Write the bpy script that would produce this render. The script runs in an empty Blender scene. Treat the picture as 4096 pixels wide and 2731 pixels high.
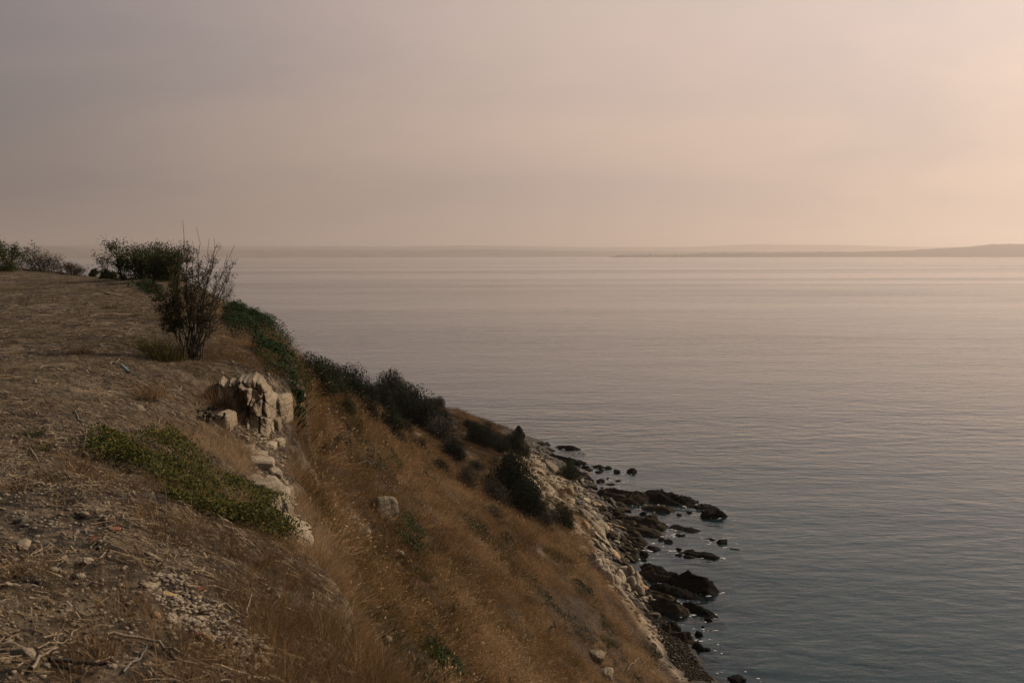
import bpy, bmesh, math, random
import numpy as np
from mathutils import Vector, Matrix
random.seed(7); RNG = np.random.default_rng(11)
SC = bpy.context.scene
COL = SC.collection
R = math.radians
# ------------------------------------------------------------------ camera
F_PX = 3982.0; UC, VC = 2048.0, 1365.5; CAM_Z = 20.0
PITCH = math.atan((1365.5-1018.0)/F_PX); ROLL = R(0.15)
cam = bpy.data.cameras.new('camera'); camo = bpy.data.objects.new('camera', cam); COL.objects.link(camo)
cam.sensor_width = 36.0; cam.lens = F_PX/4096*36.0; cam.clip_start = 0.1; cam.clip_end = 60000
fwd = np.array([0, math.cos(PITCH), -math.sin(PITCH)]); up0 = np.array([0, math.sin(PITCH), math.cos(PITCH)]); r0 = np.array([1.0, 0, 0])
RIGHT = r0*math.cos(ROLL) - up0*math.sin(ROLL); UP = up0*math.cos(ROLL) + r0*math.sin(ROLL)
camo.matrix_world = Matrix(((RIGHT[0], UP[0], -fwd[0], 0), (RIGHT[1], UP[1], -fwd[1], 0), (RIGHT[2], UP[2], -fwd[2], CAM_Z), (0, 0, 0, 1)))
cam.dof.use_dof = True; cam.dof.focus_distance = 45.0; cam.dof.aperture_fstop = 6.3
SC.camera = camo
# ------------------------------------------------------------------ sky, sun, exposure
SUN_AZ, SUN_EL = R(55), R(33)          # azimuth measured from the view direction towards the right
SUN = Vector((math.sin(SUN_AZ)*math.cos(SUN_EL), math.cos(SUN_AZ)*math.cos(SUN_EL), math.sin(SUN_EL)))
W = bpy.data.worlds.new('World'); SC.world = W; W.use_nodes = True
def build_world():
    nt = W.node_tree; N = nt.nodes; L = nt.links; N.clear()
    out = N.new('ShaderNodeOutputWorld')
    tc = N.new('ShaderNodeTexCoord')
    nrm = N.new('ShaderNodeVectorMath'); nrm.operation = 'NORMALIZE'; L.new(tc.outputs['Generated'], nrm.inputs[0])
    sky = N.new('ShaderNodeTexSky'); sky.sky_type = 'NISHITA'; sky.sun_disc = False
    sky.sun_elevation = SUN_EL; sky.sun_rotation = SUN_AZ; sky.dust_density = 6.0; sky.air_density = 1.5; sky.ozone_density = 1.0
    b1 = N.new('ShaderNodeBackground'); b1.inputs[1].default_value = 0.05
    L.new(sky.outputs[0], b1.inputs[0])
    # veil of high haze: brightness falls off with the angle from the sun
    dot = N.new('ShaderNodeVectorMath'); dot.operation = 'DOT_PRODUCT'; dot.inputs[1].default_value = SUN
    L.new(nrm.outputs[0], dot.inputs[0])
    mr = N.new('ShaderNodeMapRange'); mr.inputs[1].default_value = -1; mr.inputs[2].default_value = 1; L.new(dot.outputs['Value'], mr.inputs[0])
    ramp = N.new('ShaderNodeValToRGB'); L.new(mr.outputs[0], ramp.inputs[0])
    cr = ramp.color_ramp; cr.interpolation = 'B_SPLINE'
    stops = [(-1, (.085, .088, .105)), (-.1, (.115, .118, .132)), (.2, (.225, .207, .213)), (.45, (.465, .38, .345)), (.70, (.72, .575, .50)), (.86, (.85, .70, .62)), (1, (1.05, .91, .80))]
    cr.elements[0].position = 0; cr.elements[1].position = 1
    while len(cr.elements) < len(stops): cr.elements.new(.5)
    for e, (c, col) in zip(cr.elements, stops): e.position = (c+1)/2; e.color = (*col, 1)
    # elevation tint: warm at the horizon, greyer above
    sep = N.new('ShaderNodeSeparateXYZ'); L.new(nrm.outputs[0], sep.inputs[0])
    mre = N.new('ShaderNodeMapRange'); mre.inputs[1].default_value = 0.0; mre.inputs[2].default_value = 0.75; L.new(sep.outputs[2], mre.inputs[0])
    er = N.new('ShaderNodeValToRGB'); L.new(mre.outputs[0], er.inputs[0])
    er.color_ramp.elements[0].color = (1.05, .97, .87, 1); er.color_ramp.elements[1].color = (.46, .60, .80, 1)
    q = er.color_ramp.elements.new(.36); q.color = (.97, .955, .985, 1)
    mul = N.new('ShaderNodeMix'); mul.data_type = 'RGBA'; mul.blend_type = 'MULTIPLY'; mul.inputs[0].default_value = 1
    L.new(ramp.outputs[0], mul.inputs[6]); L.new(er.outputs[0], mul.inputs[7])
    # thin cirrus, sampled on a flat layer overhead
    div = N.new('ShaderNodeVectorMath'); div.operation = 'DIVIDE'; L.new(nrm.outputs[0], div.inputs[0])
    add = N.new('ShaderNodeMath'); add.operation = 'ADD'; add.inputs[1].default_value = 0.22; L.new(sep.outputs[2], add.inputs[0])
    mx = N.new('ShaderNodeMath'); mx.operation = 'MAXIMUM'; mx.inputs[1].default_value = 0.05; L.new(add.outputs[0], mx.inputs[0])
    cmb = N.new('ShaderNodeCombineXYZ')
    for i in range(3): L.new(mx.outputs[0], cmb.inputs[i])
    L.new(cmb.outputs[0], div.inputs[1])
    mp = N.new('ShaderNodeMapping'); mp.inputs['Rotation'].default_value = (0, 0, R(-30)); mp.inputs['Scale'].default_value = (.36, .62, 0); L.new(div.outputs[0], mp.inputs[0])
    nz = N.new('ShaderNodeTexNoise'); nz.inputs['Scale'].default_value = 1.9; nz.inputs['Detail'].default_value = 5; nz.inputs['Roughness'].default_value = .5; nz.inputs['Distortion'].default_value = .6
    L.new(mp.outputs[0], nz.inputs['Vector'])
    crr = N.new('ShaderNodeValToRGB'); L.new(nz.outputs[0], crr.inputs[0]); e = crr.color_ramp.elements
    e[0].position = .34; e[0].color = (.875, .90, .95, 1); e[1].position = .66; e[1].color = (1.085, 1.06, 1.035, 1)
    mul2 = N.new('ShaderNodeMix'); mul2.data_type = 'RGBA'; mul2.blend_type = 'MULTIPLY'; mul2.inputs[0].default_value = 1; L.new(mul.outputs[2], mul2.inputs[6]); L.new(crr.outputs[0], mul2.inputs[7])
    b2 = N.new('ShaderNodeBackground'); b2.inputs[1].default_value = 1.0; L.new(mul2.outputs[2], b2.inputs[0])
    ms = N.new('ShaderNodeMixShader'); ms.inputs[0].default_value = 0.88
    L.new(b1.outputs[0], ms.inputs[1]); L.new(b2.outputs[0], ms.inputs[2]); L.new(ms.outputs[0], out.inputs[0])
build_world()
sl = bpy.data.lights.new('sun', 'SUN'); sl.energy = 4.7; sl.angle = R(1.0); sl.color = (1.0, .86, .68)
so = bpy.data.objects.new('sun', sl); COL.objects.link(so); so.rotation_euler = (-SUN).to_track_quat('-Z', 'Y').to_euler()
SC.view_settings.view_transform = 'Standard'; SC.view_settings.look = 'None'; SC.view_settings.exposure = 0.0; SC.view_settings.gamma = 1.0
SC.view_settings.use_curve_mapping = False
SC.render.engine = 'CYCLES'
cy = SC.cycles; cy.use_denoising = True; cy.max_bounces = 6; cy.diffuse_bounces = 2; cy.glossy_bounces = 2; cy.transparent_max_bounces = 8; cy.transmission_bounces = 2; cy.volume_bounces = 0
cy.caustics_reflective = False; cy.caustics_refractive = False; cy.sample_clamp_indirect = 4.0
SC.render.film_transparent = False

# ------------------------------------------------------------------ pixel <-> world
CAMP = np.array([0, 0, CAM_Z])
def ray(u, v):
    d = fwd + (u-UC)/F_PX*RIGHT - (v-VC)/F_PX*UP
    return d
def P(u, v, Y):
    d = ray(u, v); return CAMP + d*(Y/d[1])
def sea_pt(u, v, z=0.0):
    d = ray(u, v); return CAMP + d*((z-CAM_Z)/d[2])
# ------------------------------------------------------------------ numpy noise
def _h(ix, iy, iz, s):
    n = (ix*374761393 + iy*668265263 + iz*2147483647 + s*1274126177) & 0xffffffff
    n = ((n ^ (n >> 13))*1274126177) & 0xffffffff
    n = ((n ^ (n >> 16))*2246822519) & 0xffffffff
    return ((n ^ (n >> 13)) & 0xffff)/65535.0
def vnoise(x, y, z=0.0, s=0):
    x, y, z = np.broadcast_arrays(np.asarray(x, float), np.asarray(y, float), np.asarray(z, float))
    ix, iy, iz = (np.floor(a).astype(np.int64) for a in (x, y, z))
    fx, fy, fz = x-ix, y-iy, z-iz
    fx, fy, fz = (a*a*(3-2*a) for a in (fx, fy, fz))
    r = 0
    for dx in (0, 1):
        for dy in (0, 1):
            for dz in (0, 1):
                w = (fx if dx else 1-fx)*(fy if dy else 1-fy)*(fz if dz else 1-fz)
                r = r + w*_h(ix+dx, iy+dy, iz+dz, s)
    return r*2-1
def fbm(x, y, z=0.0, s=0, o=4, g=.5):
    r = 0; a = 1; f = 1; t = 0
    for i in range(o):
        r = r + a*vnoise(np.asarray(x)*f+i*17.3, np.asarray(y)*f-i*9.1, np.asarray(z)*f+i*4.7, s+i); t += a; a *= g; f *= 2.03
    return r/t
def sstep(a, b, x):
    t = np.clip((x-a)/(b-a), 0, 1); return t*t*(3-2*t)
# ------------------------------------------------------------------ terrain function
def tps(pts, lam=1e-3):
    A = np.array(pts, float); X = A[:, :2]; z = A[:, 2]; n = len(A)
    def K(a, b):
        r2 = ((a[:, None, :]-b[None, :, :])**2).sum(-1)+1e-9
        return .5*r2*np.log(r2)
    M = np.zeros((n+3, n+3)); M[:n, :n] = K(X, X)+lam*np.eye(n)
    M[:n, n] = 1; M[:n, n+1:] = X; M[n, :n] = 1; M[n+1:, :n] = X.T
    w = np.linalg.solve(M, np.r_[z, 0, 0, 0])
    def f(x, y):
        q = np.c_[np.ravel(x), np.ravel(y)]; out = np.empty(len(q))
        for i in range(0, len(q), 20000):
            c = q[i:i+20000]; out[i:i+20000] = K(c, X)@w[:n] + w[n] + c@w[n+1:]
        return out.reshape(np.shape(x))
    return f
EDGE_UV = [(1640, 2731, 6.0), (1400, 2450, 7.5), (1290, 2260, 9), (1205, 2150, 11), (1130, 1960, 14), (1095, 1820, 16.5), (1085, 1600, 18.5), (1150, 1480, 21.0), (1100, 1350, 24.5), (1010, 1290, 28), (950, 1250, 32)]
EDGE = [(2.0, -30), (.9, -4), (.15, 1.5)] + [tuple(P(*e)[:2]) for e in EDGE_UV] + [(-13, 40), (-17, 48), (-24, 62), (-36, 82), (-60, 100), (-140, 110)]
PL = [(0, 2731, 4), (500, 2731, 4.2), (1000, 2731, 4.6), (1400, 2731, 5.2), (0, 2300, 5.5), (600, 2300, 5.8), (1100, 2400, 6.5),
      (0, 2000, 7.2), (600, 2000, 7.8), (1150, 2200, 9.5), (0, 1700, 10.5), (500, 1750, 11), (900, 1850, 13), (1000, 1950, 12.5),
      (950, 1780, 15.5), (870, 1700, 15.8), (1050, 1800, 16.2), (0, 1500, 15), (400, 1500, 15.5), (800, 1560, 17), (960, 1520, 18.2), (1050, 1510, 18.9),
      (0, 1300, 24), (400, 1300, 23), (770, 1450, 19), (950, 1400, 20.5), (0, 1150, 42), (400, 1150, 38), (640, 1180, 33), (850, 1280, 25), (950, 1262, 29),
      (0, 1070, 60), (200, 1087, 58), (350, 1108, 55), (560, 1115, 45), (700, 1130, 40)]
pl = [tuple(P(*p)) for p in PL] + [(-40, 80, 17.2), (-20, 62, 17.5), (-60, 70, 18.5), (-60, 30, 19), (-30, 20, 18.6), (-1, 0, 18.3), (-4, 0, 18.35), (-5, -8, 18.4), (0, -8, 18.2), (-30, -8, 18.8)]
pl += [tuple(P(*e)) for e in EDGE_UV]
PLAT = tps(pl, 2e-3)
SLP = [(1230, 1650, 24), (1300, 1650, 30), (1200, 1500, 40), (1450, 1750, 32), (1400, 1900, 26), (1250, 1900, 21), (1200, 2000, 18), (1350, 2100, 19), (1500, 2000, 26),
       (1400, 2400, 14), (1600, 2600, 14), (1800, 2700, 17), (1700, 2300, 24), (1900, 2500, 25), (2100, 2700, 27), (2300, 2600, 37), (2400, 2500, 42.5), (2500, 2700, 40), (2600, 2600, 46),
       (2400, 2350, 48), (2100, 2300, 40), (1900, 2100, 42), (1700, 1900, 42), (1600, 1750, 48), (2050, 2100, 50), (2200, 2200, 54), (2350, 2250, 58), (2450, 2330, 57), (2200, 2000, 65), (2150, 1900, 75),
       (1950, 1950, 62), (1750, 1800, 62), (1850, 1780, 80), (1500, 1650, 70), (1350, 1560, 70), (1200, 1450, 75), (1500, 1575, 90), (1350, 1505, 88), (1750, 1618, 100), (1900, 1668, 105), (2050, 1728, 108), (2100, 1800, 97), (2000, 1750, 92)]
sp = [tuple(P(*p)) for p in SLP] + [(-22, 122, -2), (-5, 122, -2), (5, 116, -1.5), (-45, 132, -2), (-35, 100, 9), (-25, 80, 13), (-28, 100, 7)]
for (u, v) in [(2830, 2731), (2640, 2500), (2520, 2300), (2470, 2200), (2400, 2050), (2330, 1950), (2270, 1870), (2170, 1795)]:
    q = sea_pt(u, v, .35); sp.append(tuple(q)); sp.append((q[0]+2.2, q[1]-.5, -.35)); sp.append((q[0]+6, q[1]-1, -1.3)); sp.append((q[0]+16, q[1]-1, -3.0))
sp += [(9, 28, .3), (11, 28, -.4), (15, 28, -1.4), (26, 28, -3), (9.5, 8, .3), (12, 8, -.6), (18, 8, -2), (9.5, -10, .3), (13, -10, -.8), (4, 12, 6.0), (2.5, 2, 10), (3, -10, 10), (40, 60, -5), (40, 0, -5), (40, 110, -5)]
SLOPE = tps(sp, 2e-3)
def edge_sd(x, y):
    q = np.stack([np.ravel(x), np.ravel(y)], -1); best = np.full(len(q), 1e9); sg = np.zeros(len(q))
    for a, b in zip(EDGE[:-1], EDGE[1:]):
        a = np.array(a); b = np.array(b); d = b-a; t = np.clip(((q-a)@d)/(d@d), 0, 1)
        c = a+t[:, None]*d; r = q-c; dist = np.hypot(r[:, 0], r[:, 1]); cr = d[0]*r[:, 1]-d[1]*r[:, 0]
        m = dist < best; best[m] = dist[m]; sg[m] = np.where(cr[m] > 0, -1, 1)
    return (best*sg).reshape(np.shape(x))
def height(x, y):
    x = np.asarray(x, float); y = np.asarray(y, float)
    sd = edge_sd(x, y) + .22*fbm(x*1.3, y*1.3, 0, 5, 3) + .10*fbm(x*5, y*5, 0, 6, 2)
    w = sstep(-.12, .95+.008*np.clip(y, 0, 60), sd)
    zp = PLAT(x, y); zs = SLOPE(x, y)
    z = zp + (np.minimum(zs, zp+.2)-zp)*w
    dz = (1-w)*(.055*fbm(x*1.6, y*1.6, 0, 1, 3)+.045*fbm(x*6, y*6, 0, 2, 3)) + w*(.28*fbm(x*.35, y*.35, 0, 3, 4)+.13*fbm(x*1.7, y*1.7, 0, 4, 3)+.34*fbm(x*.13+3, y*.42, 0, 7, 3))*sstep(-1.5, 2, z)
    z = z+dz
    # rocky roughness of the bare bank just above the sea
    bank = np.exp(-((z-1.6)/1.3)**2)*w
    z = z + bank*(.38*np.abs(fbm(x*.9, y*.9, 0, 21, 4))-.1)
    return z
def axis(segs):
    out = []
    for a, b, s0, s1 in segs:
        t = a
        while t < b-1e-6:
            out.append(t); t += s0+(s1-s0)*(t-a)/(b-a)
    out.append(segs[-1][1]); return np.array(out)
GX = axis([(-140, -30, 6, .8), (-30, -9, .8, .12), (-9, 1.5, .055, .055), (1.5, 12, .09, .12), (12, 40, .12, 3)])
GY = axis([(-30, 2.5, 3, .08), (2.5, 20, .05, .07), (20, 60, .07, .2), (60, 125, .2, .35), (125, 160, .5, 4)])
GXX, GYY = np.meshgrid(GX, GY)
GZ = height(GXX, GYY)
def zat(x, y):
    x = np.atleast_1d(np.asarray(x, float)); y = np.atleast_1d(np.asarray(y, float))
    i = np.clip(np.searchsorted(GX, x)-1, 0, len(GX)-2); j = np.clip(np.searchsorted(GY, y)-1, 0, len(GY)-2)
    fx = np.clip((x-GX[i])/(GX[i+1]-GX[i]), 0, 1); fy = np.clip((y-GY[j])/(GY[j+1]-GY[j]), 0, 1)
    return (GZ[j, i]*(1-fx)+GZ[j, i+1]*fx)*(1-fy)+(GZ[j+1, i]*(1-fx)+GZ[j+1, i+1]*fx)*fy
def normal_at(x, y, e=.25):
    gx = (zat(x+e, y)-zat(x-e, y))/(2*e); gy = (zat(x, y+e)-zat(x, y-e))/(2*e)
    n = np.stack([-gx, -gy, np.ones_like(gx)], -1); return n/np.linalg.norm(n, axis=-1, keepdims=True)
_T = np.exp(np.linspace(math.log(2.5), math.log(170), 5000))
def hit(u, v):
    d = ray(u, v); p = CAMP+_T[:, None]*d
    m = p[:, 2] < np.maximum(zat(p[:, 0], p[:, 1]), -.02)
    k = int(np.argmax(m)) if m.any() else len(_T)-1
    q = p[k].copy(); q[2] = max(zat(q[0], q[1])[0], 0) if m.any() else q[2]
    return q
def in_poly(x, y, poly):
    c = np.zeros(np.shape(x), bool); n = len(poly)
    for i in range(n):
        x1, y1 = poly[i][:2]; x2, y2 = poly[(i+1) % n][:2]
        m = ((y1 > y) != (y2 > y)); c ^= m & (x < (x2-x1)*(y-y1)/((y2-y1)+1e-12)+x1)
    return c
def wpoly(uvs): return [tuple(hit(u, v)[:2]) for u, v in uvs]
# ------------------------------------------------------------------ materials
MATS = {}
def new_mat(name):
    m = bpy.data.materials.new(name); m.use_nodes = True; m.node_tree.nodes.clear(); MATS[name] = m
    nt = m.node_tree; out = nt.nodes.new('ShaderNodeOutputMaterial'); return m, nt, out
class G:                                  # small node-graph helper
    def __init__(s, nt): s.nt = nt
    def n(s, t, **k):
        x = s.nt.nodes.new(t)
        for a, b in k.items(): setattr(x, a, b)
        return x
    def l(s, a, b): s.nt.links.new(a, b)
    def noise(s, vec, scale, detail=4, rough=.55, dist=0):
        x = s.n('ShaderNodeTexNoise'); x.inputs['Scale'].default_value = scale; x.inputs['Detail'].default_value = detail; x.inputs['Roughness'].default_value = rough; x.inputs['Distortion'].default_value = dist
        if vec is not None: s.l(vec, x.inputs['Vector'])
        return x.outputs[0]
    def mapr(s, v, a, b, c=0, d=1):
        x = s.n('ShaderNodeMapRange'); s.l(v, x.inputs[0])
        for i, q in enumerate((a, b, c, d)): x.inputs[i+1].default_value = q
        return x.outputs[0]
    def ramp(s, v, stops):
        x = s.n('ShaderNodeValToRGB'); s.l(v, x.inputs[0]); e = x.color_ramp.elements
        while len(e) < len(stops): e.new(.5)
        for q, (p, c) in zip(e, stops): q.position = p; q.color = (*c, 1)
        return x.outputs[0]
    def mix(s, f, a, b, mode='MIX'):
        x = s.n('ShaderNodeMix', data_type='RGBA', blend_type=mode)
        for val, i in ((f, 0), (a, 6), (b, 7)):
            if hasattr(val, 'links'): s.l(val, x.inputs[i])
            elif i == 0: x.inputs[0].default_value = val
            else: x.inputs[i].default_value = (*val, 1)
        return x.outputs[2]
    def math(s, op, a, b=None):
        x = s.n('ShaderNodeMath', operation=op)
        for i, q in enumerate((a, b)):
            if q is None: continue
            if hasattr(q, 'links'): s.l(q, x.inputs[i])
            else: x.inputs[i].default_value = q
        return x.outputs[0]
    def attr(s, name, kind='GEOMETRY'):
        x = s.n('ShaderNodeAttribute', attribute_name=name, attribute_type=kind); return x.outputs['Fac']
    def bump(s, h, strength, dist, nrm=None):
        x = s.n('ShaderNodeBump'); x.inputs['Strength'].default_value = strength; x.inputs['Distance'].default_value = dist; s.l(h, x.inputs['Height'])
        if nrm is not None: s.l(nrm, x.inputs['Normal'])
        return x.outputs[0]
    def bsdf(s, col, rough=.9, nrm=None, spec=.25):
        x = s.n('ShaderNodeBsdfPrincipled')
        if hasattr(col, 'links'): s.l(col, x.inputs['Base Color'])
        else: x.inputs['Base Color'].default_value = (*col, 1)
        if hasattr(rough, 'links'): s.l(rough, x.inputs['Roughness'])
        else: x.inputs['Roughness'].default_value = rough
        x.inputs['Specular IOR Level'].default_value = spec
        if nrm is not None: s.l(nrm, x.inputs['Normal'])
        return x.outputs[0]
def ground_mat():
    m, nt, out = new_mat('ground'); g = G(nt)
    pos = g.n('ShaderNodeNewGeometry').outputs['Position']
    big = g.noise(pos, .9, 5, .6); mid = g.noise(pos, 4.5, 5, .65); fine = g.noise(pos, 28, 5, .7); lit = g.noise(pos, 9, 6, .7, .8)
    soil = g.mix(g.mapr(mid, .35, .65), (.020, .015, .011), (.060, .044, .031))
    litter = g.mix(g.mapr(fine, .3, .7), (.085, .058, .036), (.22, .16, .10))
    c = g.mix(g.mapr(lit, .47, .60), soil, litter)
    dust = g.mix(g.mapr(fine, .3, .7), (.16, .115, .075), (.34, .26, .175))
    fp = g.math('MULTIPLY', g.mapr(g.math('ADD', big, g.mapr(mid, 0, 1, -.2, .2)), .54, .66), .55)
    c = g.mix(fp, c, dust)
    slope = g.mix(g.mapr(mid, .3, .7), (.022, .015, .010), (.075, .047, .027))
    c = g.mix(g.attr('slope'), c, slope)
    rock = g.mix(g.mapr(g.noise(pos, 6, 6, .7), .3, .7), (.13, .095, .06), (.38, .295, .20))
    rock = g.mix(g.mapr(g.noise(pos, 1.7, 4, .6), .55, .7, 0, .75), rock, (.12, .085, .055))
    c = g.mix(g.attr('pale'), c, rock)
    shore = g.mix(g.mapr(mid, .35, .65), (.022, .02, .016), (.07, .06, .045))
    c = g.mix(g.attr('shingle'), c, shore)
    bed = g.mix(g.mapr(g.noise(pos, .35, 4, .6), .45, .62), (.36, .38, .29), (.05, .065, .06))
    c = g.mix(g.attr('seabed'), c, bed)
    h = g.math('ADD', g.math('MULTIPLY', mid, .6), g.math('MULTIPLY', fine, .5))
    nrm = g.bump(h, 1.0, .12)
    g.l(g.bsdf(c, .95, nrm, .15), out.inputs[0]); return m
def rock_mat(name, a, b, dark=(.06, .045, .03), rough=.9, bed=14, spec=.2, lich=.45):
    m, nt, out = new_mat(name); g = G(nt)
    tc = g.n('ShaderNodeTexCoord').outputs['Object']; oi = g.n('ShaderNodeObjectInfo').outputs['Random']
    pos = g.n('ShaderNodeNewGeometry').outputs['Position']
    n1 = g.noise(pos, 3.2, 6, .65); n2 = g.noise(pos, 17, 5, .7)
    c = g.mix(g.mapr(n1, .3, .7), a, b)
    mp = g.n('ShaderNodeMapping'); mp.inputs['Scale'].default_value = (.5, .5, bed); mp.inputs['Rotation'].default_value = (R(8), R(12), 0); g.l(pos, mp.inputs[0])
    st = g.noise(mp.outputs[0], 1.0, 4, .6)
    c = g.mix(g.mapr(st, .52, .70, 0, .35), c, dark)
    c = g.mix(g.mapr(g.noise(pos, 1.3, 5, .7), .56, .7, 0, lich), c, dark)
    hv = g.n('ShaderNodeHueSaturation'); g.l(c, hv.inputs['Color']); g.l(g.mapr(oi, 0, 1, .72, 1.18), hv.inputs['Value'])
    h = g.math('ADD', g.math('MULTIPLY', n1, .5), g.math('ADD', g.math('MULTIPLY', n2, .35), g.math('MULTIPLY', st, .35)))
    g.l(g.bsdf(hv.outputs[0], rough, g.bump(h, 1.0, .16), spec), out.inputs[0]); return m
def leaf_mat(name, cols, trans=.25, rough=.75, spec=.05):
    m, nt, out = new_mat(name); g = G(nt)
    rnd = g.n('ShaderNodeNewGeometry').outputs['Random Per Island']
    c = g.ramp(rnd, [(i/(len(cols)-1), q) for i, q in enumerate(cols)])
    pos = g.n('ShaderNodeNewGeometry').outputs['Position']
    hv = g.n('ShaderNodeHueSaturation'); g.l(c, hv.inputs['Color']); g.l(g.mapr(g.noise(pos, 1.3, 3), .3, .7, .7, 1.25), hv.inputs['Value'])
    c = hv.outputs[0]
    b = g.bsdf(c, rough, None, spec)
    t = g.n('ShaderNodeBsdfTranslucent'); g.l(c, t.inputs[0])
    mx = g.n('ShaderNodeMixShader'); mx.inputs[0].default_value = trans; g.l(b, mx.inputs[1]); g.l(t.outputs[0], mx.inputs[2])
    g.l(mx.outputs[0], out.inputs[0]); return m
def grass_mat(name, cols, single=False):
    m, nt, out = new_mat(name); g = G(nt)
    rnd = g.n('ShaderNodeNewGeometry').outputs['Random Per Island']
    tint = g.attr('tint', 'INSTANCER')
    f = rnd if single else g.math('ADD', g.math('MULTIPLY', rnd, .28), g.math('MULTIPLY', tint, .80))
    c = g.ramp(f, [(i/(len(cols)-1), q) for i, q in enumerate(cols)])
    b = g.n('ShaderNodeBsdfDiffuse'); g.l(c, b.inputs[0])
    t = g.n('ShaderNodeBsdfTranslucent'); g.l(c, t.inputs[0])
    mx = g.n('ShaderNodeMixShader'); mx.inputs[0].default_value = .3; g.l(b.outputs[0], mx.inputs[1]); g.l(t.outputs[0], mx.inputs[2])
    g.l(mx.outputs[0], out.inputs[0]); return m
def plain_mat(name, a, b, scale=8, rough=.85, spec=.2, bump=.3):
    m, nt, out = new_mat(name); g = G(nt)
    tc = g.n('ShaderNodeTexCoord').outputs['Object']; n = g.noise(tc, scale, 5, .65)
    oi = g.n('ShaderNodeObjectInfo').outputs['Random']
    c = g.mix(g.mapr(n, .3, .7), a, b)
    hv = g.n('ShaderNodeHueSaturation'); g.l(c, hv.inputs['Color']); g.l(g.mapr(oi, 0, 1, .8, 1.2), hv.inputs['Value'])
    g.l(g.bsdf(hv.outputs[0], rough, g.bump(n, bump, .02), spec), out.inputs[0]); return m
ground_mat()
rock_mat('limestone', (.20, .15, .098), (.42, .335, .235), (.09, .066, .043))
rock_mat('face_stone', (.15, .112, .072), (.33, .255, .17), (.07, .052, .034), lich=.6)
rock_mat('shore_stone', (.17, .13, .085), (.36, .275, .175), (.05, .04, .028))
rock_mat('ochre_stone', (.22, .14, .065), (.40, .27, .13), (.06, .042, .026))
rock_mat('grey_stone', (.06, .05, .04), (.16, .13, .095), (.025, .021, .017))
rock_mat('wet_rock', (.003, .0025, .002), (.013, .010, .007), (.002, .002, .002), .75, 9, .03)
rock_mat('tidal_rock', (.014, .011, .007), (.062, .046, .029), (.004, .003, .0025), .9, 12, .03)
leaf_mat('maquis_leaf', [(.007, .009, .005), (.014, .017, .009), (.027, .030, .015)])
leaf_mat('maquis_light_leaf', [(.014, .018, .009), (.026, .031, .015), (.050, .052, .026)])
leaf_mat('grey_twig_leaf', [(.022, .021, .016), (.045, .040, .028), (.075, .060, .040)])
leaf_mat('ivy_leaf', [(.007, .015, .004), (.014, .030, .007), (.034, .058, .013)], .2, .65, .06)
leaf_mat('creeper_leaf', [(.012, .022, .006), (.032, .042, .008), (.075, .068, .012), (.13, .098, .020)], .25, .65, .06)
leaf_mat('bush_leaf', [(.016, .024, .007), (.036, .046, .012), (.080, .078, .020)])
leaf_mat('brown_leaf', [(.028, .020, .010), (.055, .036, .015), (.045, .050, .016), (.115, .062, .022)])
leaf_mat('dry_bush_leaf', [(.035, .027, .018), (.060, .044, .026), (.09, .065, .035)])
plain_mat('dark_bark', (.020, .016, .013), (.055, .044, .034), 20)
plain_mat('grey_bark', (.07, .06, .052), (.16, .135, .11), 20)
plain_mat('straw_stick', (.12, .09, .06), (.26, .20, .135), 25)
plain_mat('terracotta', (.30, .12, .065), (.48, .23, .13), 20)
plain_mat('black_wood', (.005, .004, .004), (.014, .012, .010), 12, .95, .03)
plain_mat('white_plaster', (.5, .47, .42), (.7, .67, .6), 3)
plain_mat('roof_tile', (.22, .10, .06), (.32, .16, .10), 3)
plain_mat('blue_plastic', (.10, .16, .19), (.18, .27, .30), 6, .4, .5, .05)
plain_mat('pebble', (.12, .09, .06), (.30, .235, .165), 12)
plain_mat('hill_side', (.03, .033, .03), (.15, .125, .085), .006, .95, .1, 0)
plain_mat('coast_wood', (.018, .022, .013), (.045, .045, .026), .03, .95, .1, 0)
DRY = [(.035, .022, .011), (.10, .058, .026), (.19, .112, .052), (.30, .185, .092), (.44, .305, .18)]
grass_mat('dry_grass', DRY)
grass_mat('olive_grass', [(.035, .030, .010), (.075, .062, .018), (.14, .105, .030)])
grass_mat('straw', [(.05, .036, .024), (.13, .097, .064), (.24, .185, .125), (.38, .30, .21)])
grass_mat('green_weed', [(.012, .024, .008), (.028, .045, .014), (.06, .07, .025)])
grass_mat('single_dry_grass', DRY, True); grass_mat('single_olive_grass', [(.035, .030, .010), (.075, .062, .018), (.14, .105, .030)], True)
grass_mat('single_straw', [(.045, .031, .019), (.125, .086, .05), (.25, .178, .108), (.42, .32, .21)], True); grass_mat('single_green_weed', [(.012, .024, .008), (.028, .045, .014), (.06, .07, .025)], True)
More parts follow.
